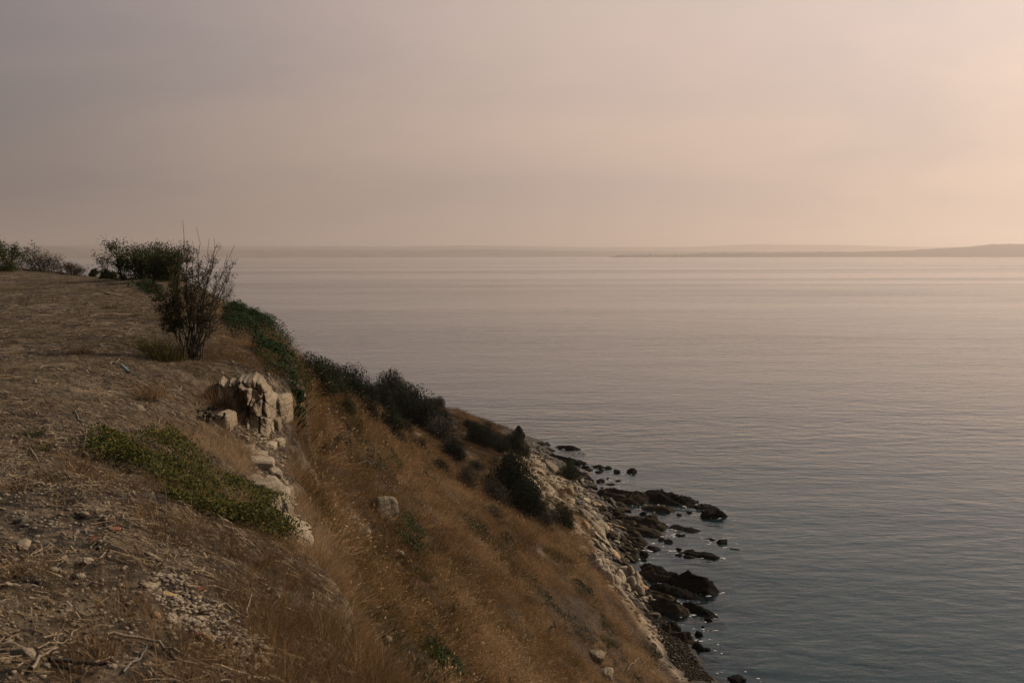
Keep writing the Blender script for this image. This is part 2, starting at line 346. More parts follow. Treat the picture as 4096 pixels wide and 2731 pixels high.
def water_mat():
    m, nt, out = new_mat('sea_water'); g = G(nt)
    pos = g.n('ShaderNodeNewGeometry').outputs['Position']
    def wave(scale, sx, sy, rot, det, dist=0.):
        mp = g.n('ShaderNodeMapping'); mp.inputs['Scale'].default_value = (sx, sy, 1); mp.inputs['Rotation'].default_value = (0, 0, R(rot)); g.l(pos, mp.inputs[0])
        return g.noise(mp.outputs[0], scale, det, .5, dist)
    w1 = wave(.62, .45, 1.0, 12, 3, .3); w2 = wave(1.6, .55, 1.0, -8, 3); w3 = wave(.10, .35, 1.0, 6, 2); w4 = wave(5.0, .7, 1, 20, 2)
    slick = wave(.006, .12, 1.0, 3, 4, .4); gust = wave(.03, .3, 1.0, -4, 4, .5)
    amp = g.math('MULTIPLY', g.mapr(slick, .40, .60, .28, 1.2), g.mapr(gust, .3, .7, .7, 1.2))
    h = g.math('ADD', g.math('ADD', g.math('MULTIPLY', w1, .42), g.math('MULTIPLY', w2, .15)), g.math('ADD', g.math('MULTIPLY', w3, .7), g.math('MULTIPLY', w4, .03)))
    bp = g.n('ShaderNodeBump'); bp.inputs['Distance'].default_value = .58; g.l(h, bp.inputs['Height']); g.l(amp, bp.inputs['Strength']); nrm = bp.outputs[0]
    fr = g.n('ShaderNodeFresnel'); fr.inputs[0].default_value = 1.33; g.l(nrm, fr.inputs[1])
    gl = g.n('ShaderNodeBsdfGlossy'); gl.inputs['Roughness'].default_value = .09; g.l(nrm, gl.inputs['Normal']); g.l(g.mix(g.mapr(fr.outputs[0], .05, .5), (.70, .78, .83), (1, 1, 1)), gl.inputs[0])
    tr = g.n('ShaderNodeBsdfTransparent'); tr.inputs[0].default_value = (.74, .90, .88, 1)
    body = g.n('ShaderNodeBsdfDiffuse'); g.l(g.mix(g.mapr(g.attr('murk'), .5, 1), (.014, .036, .036), (.006, .018, .023)), body.inputs[0])
    mb = g.n('ShaderNodeMixShader'); g.l(g.attr('murk'), mb.inputs[0]); g.l(tr.outputs[0], mb.inputs[1]); g.l(body.outputs[0], mb.inputs[2])
    ms = g.n('ShaderNodeMixShader'); g.l(fr.outputs[0], ms.inputs[0]); g.l(mb.outputs[0], ms.inputs[1]); g.l(gl.outputs[0], ms.inputs[2])
    g.l(ms.outputs[0], out.inputs[0]); return m
water_mat()
# ------------------------------------------------------------------ object helpers
def mesh_np(name, V, Fc, mat=None, smooth=False):
    V = np.asarray(V, np.float32); me = bpy.data.meshes.new(name)
    if isinstance(Fc, np.ndarray):
        k = Fc.shape[1]; me.vertices.add(len(V)); me.vertices.foreach_set('co', V.ravel()); me.loops.add(Fc.size); me.polygons.add(len(Fc))
        me.loops.foreach_set('vertex_index', Fc.ravel().astype(np.int32)); me.polygons.foreach_set('loop_start', np.arange(0, Fc.size, k, dtype=np.int32))
        me.update(calc_edges=True)
    else:
        me.from_pydata([tuple(v) for v in V], [], Fc); me.update()
    if smooth: me.polygons.foreach_set('use_smooth', np.ones(len(me.polygons), bool))
    if mat: me.materials.append(MATS[mat])
    return me
def obj(name, me, parent=None, loc=None, rot=None, scale=None):
    o = bpy.data.objects.new(name, me); COL.objects.link(o)
    if parent is not None: o.parent = parent
    if loc is not None: o.location = [float(q) for q in loc]
    if rot is not None: o.rotation_euler = [float(q) for q in rot]
    if scale is not None: o.scale = [float(q) for q in scale]
    return o
def tag(o, label, cat, group=None):
    o['label'] = label; o['category'] = cat
    if group: o['group'] = group
    return o
def kind(o, k, label=None):
    o['kind'] = k
    if label: o['label'] = label
    return o
def grid_mesh(name, X, Y, Z, mat, smooth=True):
    ny, nx = X.shape; V = np.stack([X, Y, Z], -1).reshape(-1, 3)
    i = np.arange(ny*nx).reshape(ny, nx); Fq = np.stack([i[:-1, :-1], i[:-1, 1:], i[1:, 1:], i[1:, :-1]], -1).reshape(-1, 4)
    return mesh_np(name, V, Fq, mat, smooth)
def add_attr(me, name, vals):
    a = me.attributes.new(name, 'FLOAT', 'POINT'); a.data.foreach_set('value', np.asarray(vals, np.float32).ravel())
# ------------------------------------------------------------------ ground, sea
sdE = edge_sd(GXX, GYY)
gnx, gny = np.gradient(GZ, GY, GX); steep = np.hypot(gnx, gny)
gme = grid_mesh('ground', GXX, GYY, GZ, 'ground')
slope_m = sstep(.1, .8, sdE)
BANK = wpoly([(2090, 1760), (2140, 1780), (2230, 1860), (2330, 1960), (2370, 2060), (2420, 2200), (2560, 2300), (2600, 2440), (2640, 2520), (2740, 2620), (2850, 2720), (2720, 2725), (2600, 2560), (2500, 2420), (2370, 2290), (2260, 2190), (2190, 2080), (2150, 1990), (2080, 1900), (2050, 1820)])
bank_m = in_poly(GXX, GYY, BANK)*1.0
for k in range(3):
    bank_m[1:-1, 1:-1] = (bank_m[1:-1, 1:-1]*2+bank_m[:-2, 1:-1]+bank_m[2:, 1:-1]+bank_m[1:-1, :-2]+bank_m[1:-1, 2:])/6
brk = fbm(GXX*1.1, GYY*1.1, GZ, 31, 4)
pale = np.clip(bank_m*sstep(-.35, .05, brk), 0, 1)
cliff = sstep(1.6, 3.0, steep)*(np.abs(sdE-.4) < 1.2)
pale = np.maximum(pale, cliff*.75*sstep(-.1, .3, fbm(GXX*2.2, GYY*1.2, GZ*1.5, 33, 4)))
pale = np.maximum(pale, sstep(.46, .6, fbm(GXX*.6, GYY*.6, 0, 44, 5))*slope_m*.7)
shing = sstep(1.0, .45, GZ)*slope_m
add_attr(gme, 'slope', slope_m); add_attr(gme, 'pale', pale*(1-shing)); add_attr(gme, 'shingle', shing); add_attr(gme, 'seabed', sstep(.0, -.35, GZ))
kind(obj('ground', gme), 'structure')
SX = axis([(-15000, -200, 3000, 40), (-200, -8, 40, .7), (-8, 45, .7, .7), (45, 300, .7, 40), (300, 15000, 40, 3000)])
SY = axis([(-4000, -30, 800, 10), (-30, 150, 1, 1), (150, 15000, 1, 1500)])
sxx, syy = np.meshgrid(SX, SY)
depth = np.where((sxx > -139) & (sxx < 39) & (syy > -29) & (syy < 159), -zat(sxx.ravel(), syy.ravel()).reshape(sxx.shape), 6.0)
sme = grid_mesh('sea', sxx, syy, np.zeros_like(sxx), 'sea_water')
add_attr(sme, 'murk', np.clip(np.maximum(1-np.exp(-np.clip(depth, 0, 9)*.32), sstep(2.0, 4.8, depth)), 0, 1))
kind(obj('sea', sme), 'structure')
bx, by = np.meshgrid(np.linspace(-15000, 15000, 3), np.linspace(-4000, 15000, 3))
sbm = grid_mesh('seabed', bx, by, np.full_like(bx, -5.6), 'ground'); add_attr(sbm, 'seabed', np.ones(9)); kind(obj('seabed', sbm), 'structure')
# ------------------------------------------------------------------ far shore, haze
def ridge(name, az0, az1, dist, depth, prof, seed, mat='hill_side', n=420, rough=3.0, rough_f=60):
    """a real strip of hills round the bay: prof(u) gives the crest height in metres, u = photo column"""
    az = np.linspace(az0, az1, n); cols = 14; t = np.linspace(0, 1, cols)
    A, T = np.meshgrid(az, t, indexing='ij'); D = dist+depth*T
    u = UC+np.tan(np.clip(A, -1.2, 1.2))*F_PX
    sh = np.sin(np.pi*np.clip(T*.98+.0, 0, 1))**.8
    H = prof(u)*sh + sh*rough*fbm(A*rough_f, T*3, 0, seed, 4)
    H = np.where(T <= 0, -1.5, np.where(T >= 1, -1.5, np.maximum(H, 1.0)))
    me = grid_mesh(name, D*np.sin(A), D*np.cos(A), H, mat, False)
    return kind(obj(name, me), 'structure')
def interp(xs, ys): return lambda u: np.interp(u, xs, ys)
PXM = lambda d: d/F_PX
c1 = PXM(8500+500); c2 = PXM(13000+900); c3 = PXM(6500+400)
ridge('hill', R(-85), R(38), 8500, 1600, interp([-4000, 0, 150, 420, 700, 1000, 1250, 1700, 1850, 2000, 2250, 2600, 3200, 4096, 6000], [x*c1*.86 for x in (60, 46, 52, 40, 36, 34, 36, 32, 36, 36, 28, 24, 20, 16, 16)]), 50, rough=5)
ridge('mountain', R(-85), R(85), 12600, 2200, interp([-4000, 0, 600, 1100, 1600, 1850, 2100, 2400, 2800, 3000, 3300, 3700, 4500], [x*c2*.66 for x in (80, 66, 62, 60, 58, 64, 58, 50, 52, 64, 58, 44, 40)]), 60, rough=8, rough_f=25)
ridge('headland', math.atan((2440-UC)/F_PX), R(85), 6500, 900, interp([2440, 2480, 2560, 2750, 2800, 3100, 3400, 3600, 3800, 3900, 3960, 4096, 4400, 6000], [x*c3 for x in (2, 6, 9, 10, 14, 16, 18, 22, 32, 38, 44, 44, 50, 60)]), 70, 'coast_wood', rough=5, rough_f=160)
def icos(sub):
    bm = bmesh.new(); bmesh.ops.create_icosphere(bm, subdivisions=sub, radius=1.0)
    V = np.array([v.co[:] for v in bm.verts]); Fc = np.array([[v.index for v in f.verts] for f in bm.faces]); bm.free(); return V, Fc
ICO = {k: icos(k) for k in (1, 2, 3, 4)}
def joined(name, items, mat, smooth=False):
    Vs, Fs, n = [], [], 0
    for V, Fc in items: Vs.append(V); Fs.append(Fc+n); n += len(V)
    return mesh_np(name, np.concatenate(Vs), np.concatenate(Fs), mat, smooth)
wood = []
for k in range(420):
    u = 2450+1750*RNG.random()**.9; d = 6500+RNG.uniform(30, 420); a = math.atan((u-UC)/F_PX); V, Fc = ICO[1]
    base = np.interp(u, [2440, 2480, 2560, 2750, 2800, 3100, 3400, 3600, 3800, 3900, 3960, 4096], [x*c3 for x in (2, 6, 9, 10, 14, 16, 18, 22, 32, 38, 44, 44)])*min(1, (d-6500)/430)*.96
    r = RNG.uniform(4, 10); wood.append((V*np.array([r*1.6, r*1.2, r*.75])*RNG.uniform(.7, 1.2, (len(V), 1))+np.array([d*math.sin(a), d*math.cos(a), base+r*.2]), Fc))
kind(obj('coastal_wood', joined('coastal_wood', wood, 'coast_wood')), 'stuff', 'hazy belt of dark trees along the far right shore')
def box(cx, cy, cz, sx, sy, sz):
    V = np.array([[x, y, z] for z in (-.5, .5) for y in (-.5, .5) for x in (-.5, .5)])*[sx, sy, sz]+[cx, cy, cz]
    return V, np.array([[0, 2, 3, 1], [4, 5, 7, 6], [0, 1, 5, 4], [2, 6, 7, 3], [0, 4, 6, 2], [1, 3, 7, 5]])
for u, w, h, lab in [(2708, 20, 9, 'pale hazy house at the right end of the far shore hamlet'), (2668, 24, 7, 'long low house in the middle of the far shore hamlet'), (2630, 16, 8, 'small house at the left end of the far shore hamlet')]:
    d = 6490; a = math.atan((u-UC)/F_PX); e = bpy.data.objects.new('house', None); COL.objects.link(e); e.location = (d*math.sin(a), d*math.cos(a), 1.0); tag(e, lab, 'house', 'houses of the far shore hamlet')
    obj('wall', joined('house_wall', [box(0, 0, h/2, w, 10, h)], 'white_plaster'), e)
    V = np.array([[-w*.54, -5.8, h], [w*.54, -5.8, h], [w*.54, 5.8, h], [-w*.54, 5.8, h], [-w*.5, 0, h+4], [w*.5, 0, h+4]])
    obj('roof', mesh_np('house_roof', V, [(0, 1, 5, 4), (2, 3, 4, 5), (1, 2, 5), (3, 0, 4), (0, 3, 2, 1)], 'roof_tile'), e)
d = 5600; a = math.atan((2461-UC)/F_PX); e = bpy.data.objects.new('sailing_boat', None); COL.objects.link(e); e.location = (d*math.sin(a), d*math.cos(a), 0); e.rotation_euler.z = .5
tag(e, 'tiny hazy boat far out near the opposite shore', 'boat')
hv = []
for x, hw, zk in ((-5, 1.2, .2), (-2, 1.7, -.3), (2, 1.6, -.3), (5, .1, .4)): hv += [(x, -hw, 1.6), (x, 0, zk), (x, hw, 1.6)]
hf = [(3*i+j, 3*i+3+j, 3*i+4+j, 3*i+1+j) for i in range(3) for j in range(2)]+[(3*i, 3*i+2, 3*i+5, 3*i+3) for i in range(3)]+[(0, 1, 2)]
obj('hull', mesh_np('boat_hull', np.array(hv, float), hf, 'black_wood'), e)
obj('cabin', joined('boat_cabin', [box(-1, 0, 2.4, 3.5, 2, 1.6)], 'grey_bark'), e)
obj('mast', joined('boat_mast', [box(.5, 0, 6, .35, .35, 9)], 'black_wood'), e)
hb = bpy.data.meshes.new('haze'); V, Fq = box(0, 5500, 150, 31800, 21000, 314); hb = mesh_np('haze', V, Fq)
hm, hnt, hout = new_mat('haze_air'); pv = hnt.nodes.new('ShaderNodeVolumePrincipled'); pv.inputs['Color'].default_value = (.87, .745, .68, 1); pv.inputs['Density'].default_value = 1.35e-4; pv.inputs['Anisotropy'].default_value = .5
hnt.links.new(pv.outputs[0], hout.inputs['Volume']); hb.materials.append(hm)
kind(obj('haze', hb), 'stuff', 'warm dusty haze over the bay')
# ------------------------------------------------------------------ rocks
def rock_np(seed, sub=3, facets=7, rough=.16, squash=(1, 1, 1), cut=(.48, .86)):
    rg = np.random.default_rng(seed); V, Fc = ICO[sub]; V = V.copy()
    for _ in range(facets):
        n = rg.normal(size=3); n /= np.linalg.norm(n); dd = rg.uniform(*cut); t = V@n-dd; V -= np.outer(np.maximum(t, 0)*.96, n)
    o = rg.uniform(0, 50, 3); q = V*1.6+o
    r = fbm(q[:, 0], q[:, 1], q[:, 2], seed % 97, 4, .55)
    q2 = V*4.2+o; r2 = fbm(q2[:, 0], q2[:, 1], q2[:, 2], seed % 89, 4, .62)
    q3 = V*2.6-o; r3 = 1-2*np.abs(fbm(q3[:, 0], q3[:, 1], q3[:, 2], seed % 71, 3, .6))*2.2
    V = V*(1+rough*r+rough*.55*r2+(rough > .25)*.10*r3)[:, None]*np.array(squash)
    V = V+.03*np.stack([fbm(V[:, 0]*9, V[:, 1]*9, V[:, 2]*9, seed % 53+c, 2) for c in range(3)], -1); return V, Fc
_rk = {}
def rock_mesh(seed, mat, sub=3, facets=7, rough=.16):
    k = (seed, mat, sub, facets, rough)
    if k not in _rk: _rk[k] = mesh_np('rock', *rock_np(seed, sub, facets, rough), mat, False)
    return _rk[k]
def ledge_np(L, Wd, h, seed, tilt=.25, lump=.6, strata=.26, res=.16, lead=0.):
    """a low broken ridge: outline, humps and bedding steps from noise, skirts below the waterline"""
    nx = max(16, min(120, int(L/res*1.6))); ny = max(14, min(60, int(Wd/res*1.7)))
    t, s = np.meshgrid(np.linspace(-1, 1, nx), np.linspace(-1, 1, ny)); x = t*L/2; y = s*Wd/2
    wav = .32*fbm(x*.5, 0*x+seed, 0, seed, 3); env = 1-np.abs(t)**3.0; prof = 1-np.abs(s+wav)**2.2/(.25+.75*env)
    hgt = h*(np.clip(env, 0, 1)*.9+.1)*prof*(1+lump*fbm(x*.7, y*.9, 0, seed+1, 3)) + h*tilt*s + h*lead*t
    hgt = hgt*(.75+.55*(1-2*np.abs(fbm(x*.35, y*2.4, 0, seed+2, 2)))) + .42*h*fbm(x*1.3, y*5.0, 0, seed+5, 4, .65) + (.05+.16*h)*fbm(x*4.5, y*9, 0, seed+6, 3, .6)
    st = max(h*strata, .03); k = np.floor(hgt/st); f = hgt/st-k; hgt = st*(k+sstep(.6, .95, f))*.88+hgt*.12
    edge = np.maximum(np.abs(t)**6, np.abs(s)**6); z = hgt*(1-edge)-.55*edge-.05
    x = x+.12*fbm(x*3, y*3, 5.5, seed+3, 2)*Wd*.3; y = y+.12*fbm(x*3, y*3, 9.5, seed+4, 2)*Wd*.3
    ny_, nx_ = x.shape; V = np.stack([x, y, z], -1).reshape(-1, 3)
    i = np.arange(ny_*nx_).reshape(ny_, nx_); Fq = np.stack([i[:-1, :-1], i[:-1, 1:], i[1:, 1:], i[1:, :-1]], -1).reshape(-1, 4)
    return V, Fq
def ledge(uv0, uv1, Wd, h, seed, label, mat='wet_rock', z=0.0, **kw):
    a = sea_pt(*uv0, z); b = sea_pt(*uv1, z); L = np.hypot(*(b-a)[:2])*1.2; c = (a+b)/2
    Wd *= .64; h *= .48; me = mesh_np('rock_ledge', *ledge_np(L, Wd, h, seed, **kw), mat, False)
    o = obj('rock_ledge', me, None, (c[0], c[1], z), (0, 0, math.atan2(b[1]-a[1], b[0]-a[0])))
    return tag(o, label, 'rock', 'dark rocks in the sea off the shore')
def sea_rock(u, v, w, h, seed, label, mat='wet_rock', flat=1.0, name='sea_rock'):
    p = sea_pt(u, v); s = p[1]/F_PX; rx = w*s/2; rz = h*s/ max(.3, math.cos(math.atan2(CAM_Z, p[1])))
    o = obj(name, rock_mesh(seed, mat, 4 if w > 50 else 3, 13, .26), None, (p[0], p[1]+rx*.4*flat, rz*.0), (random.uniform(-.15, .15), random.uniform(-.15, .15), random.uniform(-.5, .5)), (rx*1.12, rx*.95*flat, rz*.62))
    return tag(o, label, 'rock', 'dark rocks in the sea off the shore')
# far end of the point
sp_ = hit(2078, 1768); tag(obj('rock_spire', mesh_np('rock_spire', *rock_np(3, 4, 12, .3, cut=(.35, .8)), 'wet_rock'), None, (sp_[0], sp_[1], sp_[2]+.55), (.1, .2, .4), (.72, .7, 1.45)), 'jagged black spire standing at the far tip of the point', 'rock')
sea_rock(2152, 1790, 80, 36, 4, 'knobbly black rock just right of the spire at the point')
sea_rock(2185, 1783, 44, 26, 40, 'smaller black hump beside the knobbly rock at the point')
ledge((2120, 1793), (2222, 1806), 2.4, .45, 5, 'thin black ledge under the knobbly rock at the point')
ledge((2110, 1803), (2205, 1812), 1.8, .4, 55, 'lowest black ledge running off the far tip of the point')
ledge((2212, 1786), (2322, 1800), 2.0, .55, 6, 'flat black reef alone in the water off the point')
ledge((2308, 1812), (2346, 1816), .8, .22, 7, 'tiny black sliver of reef beyond the first ledge')
ledge((2160, 1826), (2330, 1858), 4.2, .75, 8, 'long ragged dark ledge below the point with a knobbly end')
sea_rock(2318, 1858, 62, 24, 9, 'rounded knob closing the ragged ledge below the point')
for i, (u, v, w, h, lab) in enumerate([
        (2356, 1884, 46, 22, 'low black rock nearest the bank among the scattered rocks'), (2402, 1870, 46, 12, 'flat black rock at the back of the scattered rocks'),
        (2432, 1874, 34, 14, 'small pointed rock beside the flat black rock at the back'), (2400, 1890, 32, 9, 'thin half-sunk rock amid the scattered rocks'),
        (2470, 1890, 30, 24, 'upright black stump of rock in the shallows'), (2528, 1890, 54, 26, 'outermost of the scattered rocks with sparkling water beside it'),
        (2404, 1926, 44, 24, 'round black boulder in front of the scattered rocks'), (2433, 1915, 16, 12, 'tiny black stone behind the round boulder'),
        (2474, 1924, 26, 8, 'narrow black rock right of the round boulder'), (2446, 1938, 46, 8, 'low dark slab lying before the round boulder'),
        (2575, 2222, 40, 36, 'black angular boulder alone at the edge of the cove'), (2600, 2190, 30, 16, 'small dark rock just behind the angular boulder'), (2622, 2200, 44, 20, 'split dark rock right of the angular boulder'),
        (2890, 2172, 42, 30, 'round black rock standing alone farthest out'), (2795, 2540, 42, 40, 'black rock poking out of the green shallows'), (2812, 2508, 16, 7, 'tiny dark stone in the shallows behind a black rock'),
        (2955, 2724, 74, 40, 'glistening black rock at the bottom edge of the picture'), (2566, 2236, 30, 12, 'flat dark stone in front of the angular boulder')]):
    sea_rock(u, v, w, h, 100+i, lab)
# middle reef
ledge((2370, 1975), (2600, 2010), 5.5, 1.0, 11, 'broad dark shelf running out from the boulder bank', 'tidal_rock', strata=.12)
ledge((2560, 1985), (2770, 2020), 4.6, 1.15, 12, 'humped black reef with the highest crest along this shore', lump=.8)
sea_rock(2655, 2000, 130, 62, 13, 'dark peaked crest rising from the humped reef')
ledge((2560, 2030), (2700, 2048), 2.6, .55, 14, 'low shelf in front of the humped reef', 'tidal_rock')
ledge((2730, 2020), (2880, 2040), 2.2, .5, 15, 'thin black spit joining the humped reef to the end rock')
sea_rock(2835, 2030, 86, 26, 16, 'flat black rock behind the big end rock')
sea_rock(2865, 2068, 118, 56, 17, 'big black end rock farthest out from the humped reef')
ledge((2780, 2062), (2920, 2078), 1.1, .16, 18, 'low wet skirt of rock before the big end rock')
ledge((2440, 2075), (2665, 2118), 3.2, .85, 19, 'upper slanting black stratum below the boulders', 'tidal_rock', strata=.3)
ledge((2430, 2100), (2650, 2142), 2.6, .75, 20, 'middle slanting black stratum below the boulders', 'tidal_rock', strata=.3)
ledge((2430, 2135), (2590, 2178), 2.2, .7, 22, 'lower slanting black stratum below the boulders', 'tidal_rock', strata=.3)
sea_rock(2610, 2080, 60, 34, 23, 'dark lump on top of the slanting strata', 'tidal_rock')
ledge((2672, 2104), (2800, 2130), 1.9, .5, 24, 'dark finger of reef parallel to the strata')
ledge((2695, 2138), (2745, 2144), 1.2, .3, 25, 'short low reef just before the finger of reef')
ledge((2818, 2152), (2864, 2162), .9, .2, 26, 'barely showing sliver of reef left of the lone round rock')
ledge((2900, 2192), (2966, 2200), .6, .18, 27, 'last thin sliver of reef on the right')
ledge((2715, 2208), (2890, 2236), 1.7, .6, 28, 'black knuckled reef alone in the cove')
ledge((2480, 2195), (2570, 2215), 2.2, .7, 29, 'dark broken shelf at the foot of the boulders', 'tidal_rock')
ledge((2480, 2225), (2560, 2240), 1.6, .5, 30, 'tidal rock shelf just above the eroded cliff', 'tidal_rock')
# near reef
ledge((2560, 2262), (2670, 2296), 1.8, .7, 31, 'back ridge of the large near reef')
ledge((2550, 2290), (2760, 2350), 2.3, 1.0, 32, 'steep tilted bed forming the near reef', 'tidal_rock', strata=.28, tilt=.5)
ledge((2640, 2320), (2870, 2378), 2.4, 1.15, 33, 'long black spine of the near reef ending in a point', tilt=.5)
ledge((2590, 2350), (2820, 2402), 1.9, .8, 34, 'front bed of the near reef lapped by water', tilt=.4)
ledge((2560, 2370), (2700, 2404), 1.8, .7, 35, 'brown tilted bed behind the boulders of the near reef', 'tidal_rock', strata=.3)
ledge((2600, 2405), (2740, 2462), 2.6, 1.1, 36, 'blocky dark shelf beside the round boulder', 'tidal_rock', strata=.22)
ledge((2720, 2420), (2880, 2474), 1.0, .6, 37, 'narrow black tail of rock trailing into the shallows')
sea_rock(2620, 2480, 82, 60, 38, 'rounded brown boulder at the head of the shingle', 'grey_stone', name='boulder')
sea_rock(2660, 2550, 70, 90, 41, 'upright dark rock at the left of the shingle heap', 'tidal_rock'); sea_rock(2725, 2570, 110, 90, 42, 'largest dark rock in the heap above the shingle', 'tidal_rock')
sea_rock(2690, 2520, 60, 50, 43, 'back rock of the heap above the shingle', 'tidal_rock'); sea_rock(2790, 2596, 70, 46, 44, 'low wet rock at the seaward end of the heap')
sea_rock(2826, 2600, 36, 16, 45, 'small wet tip of rock beyond the heap'); sea_rock(2680, 2600, 34, 40, 46, 'small upright stone before the heap', 'tidal_rock')
FRG = [((2390, 1950), (2480, 1975), 'the broad dark shelf'), ((2540, 2040), (2780, 2060), 'the humped reef'), ((2560, 2130), (2680, 2160), 'the slanting strata'), ((2690, 2210), (2860, 2236), 'the knuckled reef'), ((2600, 2290), (2880, 2372), 'the near reef'), ((2640, 2400), (2860, 2480), 'the narrow black tail'), ((2330, 1868), (2560, 1905), 'the scattered outer rocks'), ((2480, 2210), (2600, 2250), 'the angular boulder'), ((2760, 2010), (2900, 2050), 'the big end rock')]
for a, b, nm in FRG:
    for k in range(5):
        t = random.random(); w = random.uniform(16, 40)
        sea_rock(a[0]+(b[0]-a[0])*t, a[1]+(b[1]-a[1])*t+random.uniform(-14, 14), w, w*random.uniform(.3, .55), 140+random.randrange(14), 'small black rock fragment in the water beside '+nm, name='rock_fragment')
# shore boulders, each its own object
def place_stone(p, r, mat, seed, label, group, asp=None, yaw=None, name='boulder', sink=.3, cat='stone', tilt=.3, sub=2, facets=13, rough=.07):
    asp = asp or (random.uniform(.8, 1.5), random.uniform(.6, .9), random.uniform(.35, .7))
    n = normal_at(np.array([p[0]]), np.array([p[1]]))[0]
    yaw = random.uniform(0, 6.28) if yaw is None else yaw
    q = Vector((0, 0, 1)).rotation_difference(Vector(n)).to_matrix().to_4x4()
    o = obj(name, rock_mesh(seed, mat, sub, facets, rough))
    m = Matrix.Translation(Vector(p)+Vector((0, 0, r*asp[2]*(1-sink*2)*.6))) @ q @ Matrix.Rotation(yaw, 4, 'Z') @ Matrix.Rotation(random.uniform(-tilt, tilt), 4, 'Y') @ Matrix.Rotation(random.uniform(-tilt, tilt), 4, 'X') @ Matrix.Diagonal((r*asp[0], r*asp[1], r*asp[2], 1))
    o.matrix_world = m; return tag(o, label, cat, group)
ROCKPOLY = wpoly([(2290, 1885), (2350, 1900), (2400, 1960), (2500, 2010), (2520, 2070), (2560, 2130), (2560, 2200), (2530, 2250), (2440, 2240), (2380, 2180), (2330, 2090), (2300, 2000), (2260, 1930)])
xs = [p[0] for p in ROCKPOLY]; ys = [p[1] for p in ROCKPOLY]; placed = []; cnt = 0
strike = math.atan2(-.82, .57)
for k in range(9000):
    if cnt >= 285: break
    x, y = random.uniform(min(xs), max(xs)), random.uniform(min(ys), max(ys))
    if not in_poly(np.array([x]), np.array([y]), ROCKPOLY)[0]: continue
    r = random.choice((.15, .18, .22, .26, .3, .36, .42)) if cnt > 50 else random.uniform(.38, .62)
    if any((x-a)**2+(y-b)**2 < (.62*(r+c))**2 for a, b, c in placed): continue
    placed.append((x, y, r)); z = max(zat(x, y)[0], .05); cnt += 1
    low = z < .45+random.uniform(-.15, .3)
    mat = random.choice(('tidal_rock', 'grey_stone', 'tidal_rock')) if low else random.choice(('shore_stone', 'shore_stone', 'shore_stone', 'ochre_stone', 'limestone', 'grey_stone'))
    slab = random.random() < .45
    asp = (random.uniform(1.3, 2.1), random.uniform(.6, .9), random.uniform(.28, .45)) if slab else (random.uniform(.9, 1.3), random.uniform(.75, 1), random.uniform(.55, .8))
    cname = {'tidal_rock': 'dark wet', 'grey_stone': 'grey-brown', 'shore_stone': 'tan', 'ochre_stone': 'ochre', 'limestone': 'pale cream'}[mat]
    place_stone((x, y, z), r, mat, 200+random.randrange(22), '%s %s %s, %s side, %s of the boulder bank' % ('large' if r > .42 else 'middling' if r > .25 else 'small', cname, 'slab' if slab else 'boulder', 'seaward' if z < .5 else 'middle' if z < 1.3 else 'landward', 'far end' if y > 88 else 'far half' if y > 78 else 'near half' if y > 68 else 'near end'), 'boulders of the shore bank', asp, strike+random.gauss(0, .35) if slab else None, sub=3)
for (u, v, r, asp, mat, lab) in [(2275, 1975, 1.0, (1.0, .8, 1.0), 'ochre_stone', 'cube-like tan block perched on the bank above the boulders'), (2120, 1925, 1.5, (1.9, .6, .3), 'limestone', 'long pale slab tilted beside the big dark shrub'),
        (2160, 1895, .62, (1.1, .8, .6), 'ochre_stone', 'rounded tan boulder above the long pale slab'), (2210, 1885, 1.3, (1.7, .7, .5), 'shore_stone', 'brown slab leaning left of the green shore shrub'),
        (1920, 1772, .6, (1.2, .8, .5), 'limestone', 'pale boulder between the dark shrubs near the point'), (2310, 1880, .7, (1.4, .7, .4), 'shore_stone', 'tan slab beside the green shore shrub'),
        (2400, 2125, .95, (1.3, .9, .55), 'shore_stone', 'broad tan boulder at the middle of the bank'), (2465, 2110, 1.1, (2.0, .5, .35), 'ochre_stone', 'long ochre slab pointing seaward from the bank'),
        (2385, 2020, .9, (1.7, .7, .4), 'ochre_stone', 'flat ochre slab high in the boulder bank'), (2430, 2185, .9, (1.6, .6, .35), 'shore_stone', 'tan slab low in the boulder bank'),
        (2390, 2150, .8, (1.5, .7, .35), 'limestone', 'cream slab at the lower left of the bank'), (2720, 2325, .5, (1.2, .8, .6), 'ochre_stone', 'ochre block above the near reef'),
        (2580, 2360, .62, (1.5, .8, .5), 'ochre_stone', 'bright ochre boulder on the shingle beside the near reef'), (2470, 2345, .45, (1.5, .7, .45), 'limestone', 'pale flat boulder under the eroded cliff'), (2525, 2335, .5, (1, .9, .9), 'shore_stone', 'brown boulder under the eroded cliff'),
        (2555, 2425, .8, (1.7, .55, .4), 'grey_stone', 'brown tilted slab left of the round boulder'), (2500, 2390, .9, (2.0, .5, .3), 'limestone', 'pale slab edge showing above the slope grass'), (2540, 2375, .4, (1, .8, .7), 'shore_stone', 'small brown block between cliff and shelf')]:
    place_stone(hit(u, v), r*.66, mat, 230+int(u) % 17, lab, None, asp, strike, sub=3, tilt=.15)
SM = wpoly([(2440, 2300), (2560, 2300), (2620, 2400), (2580, 2450), (2520, 2420), (2450, 2340)]); xs = [p[0] for p in SM]; ys = [p[1] for p in SM]; cnt = 0
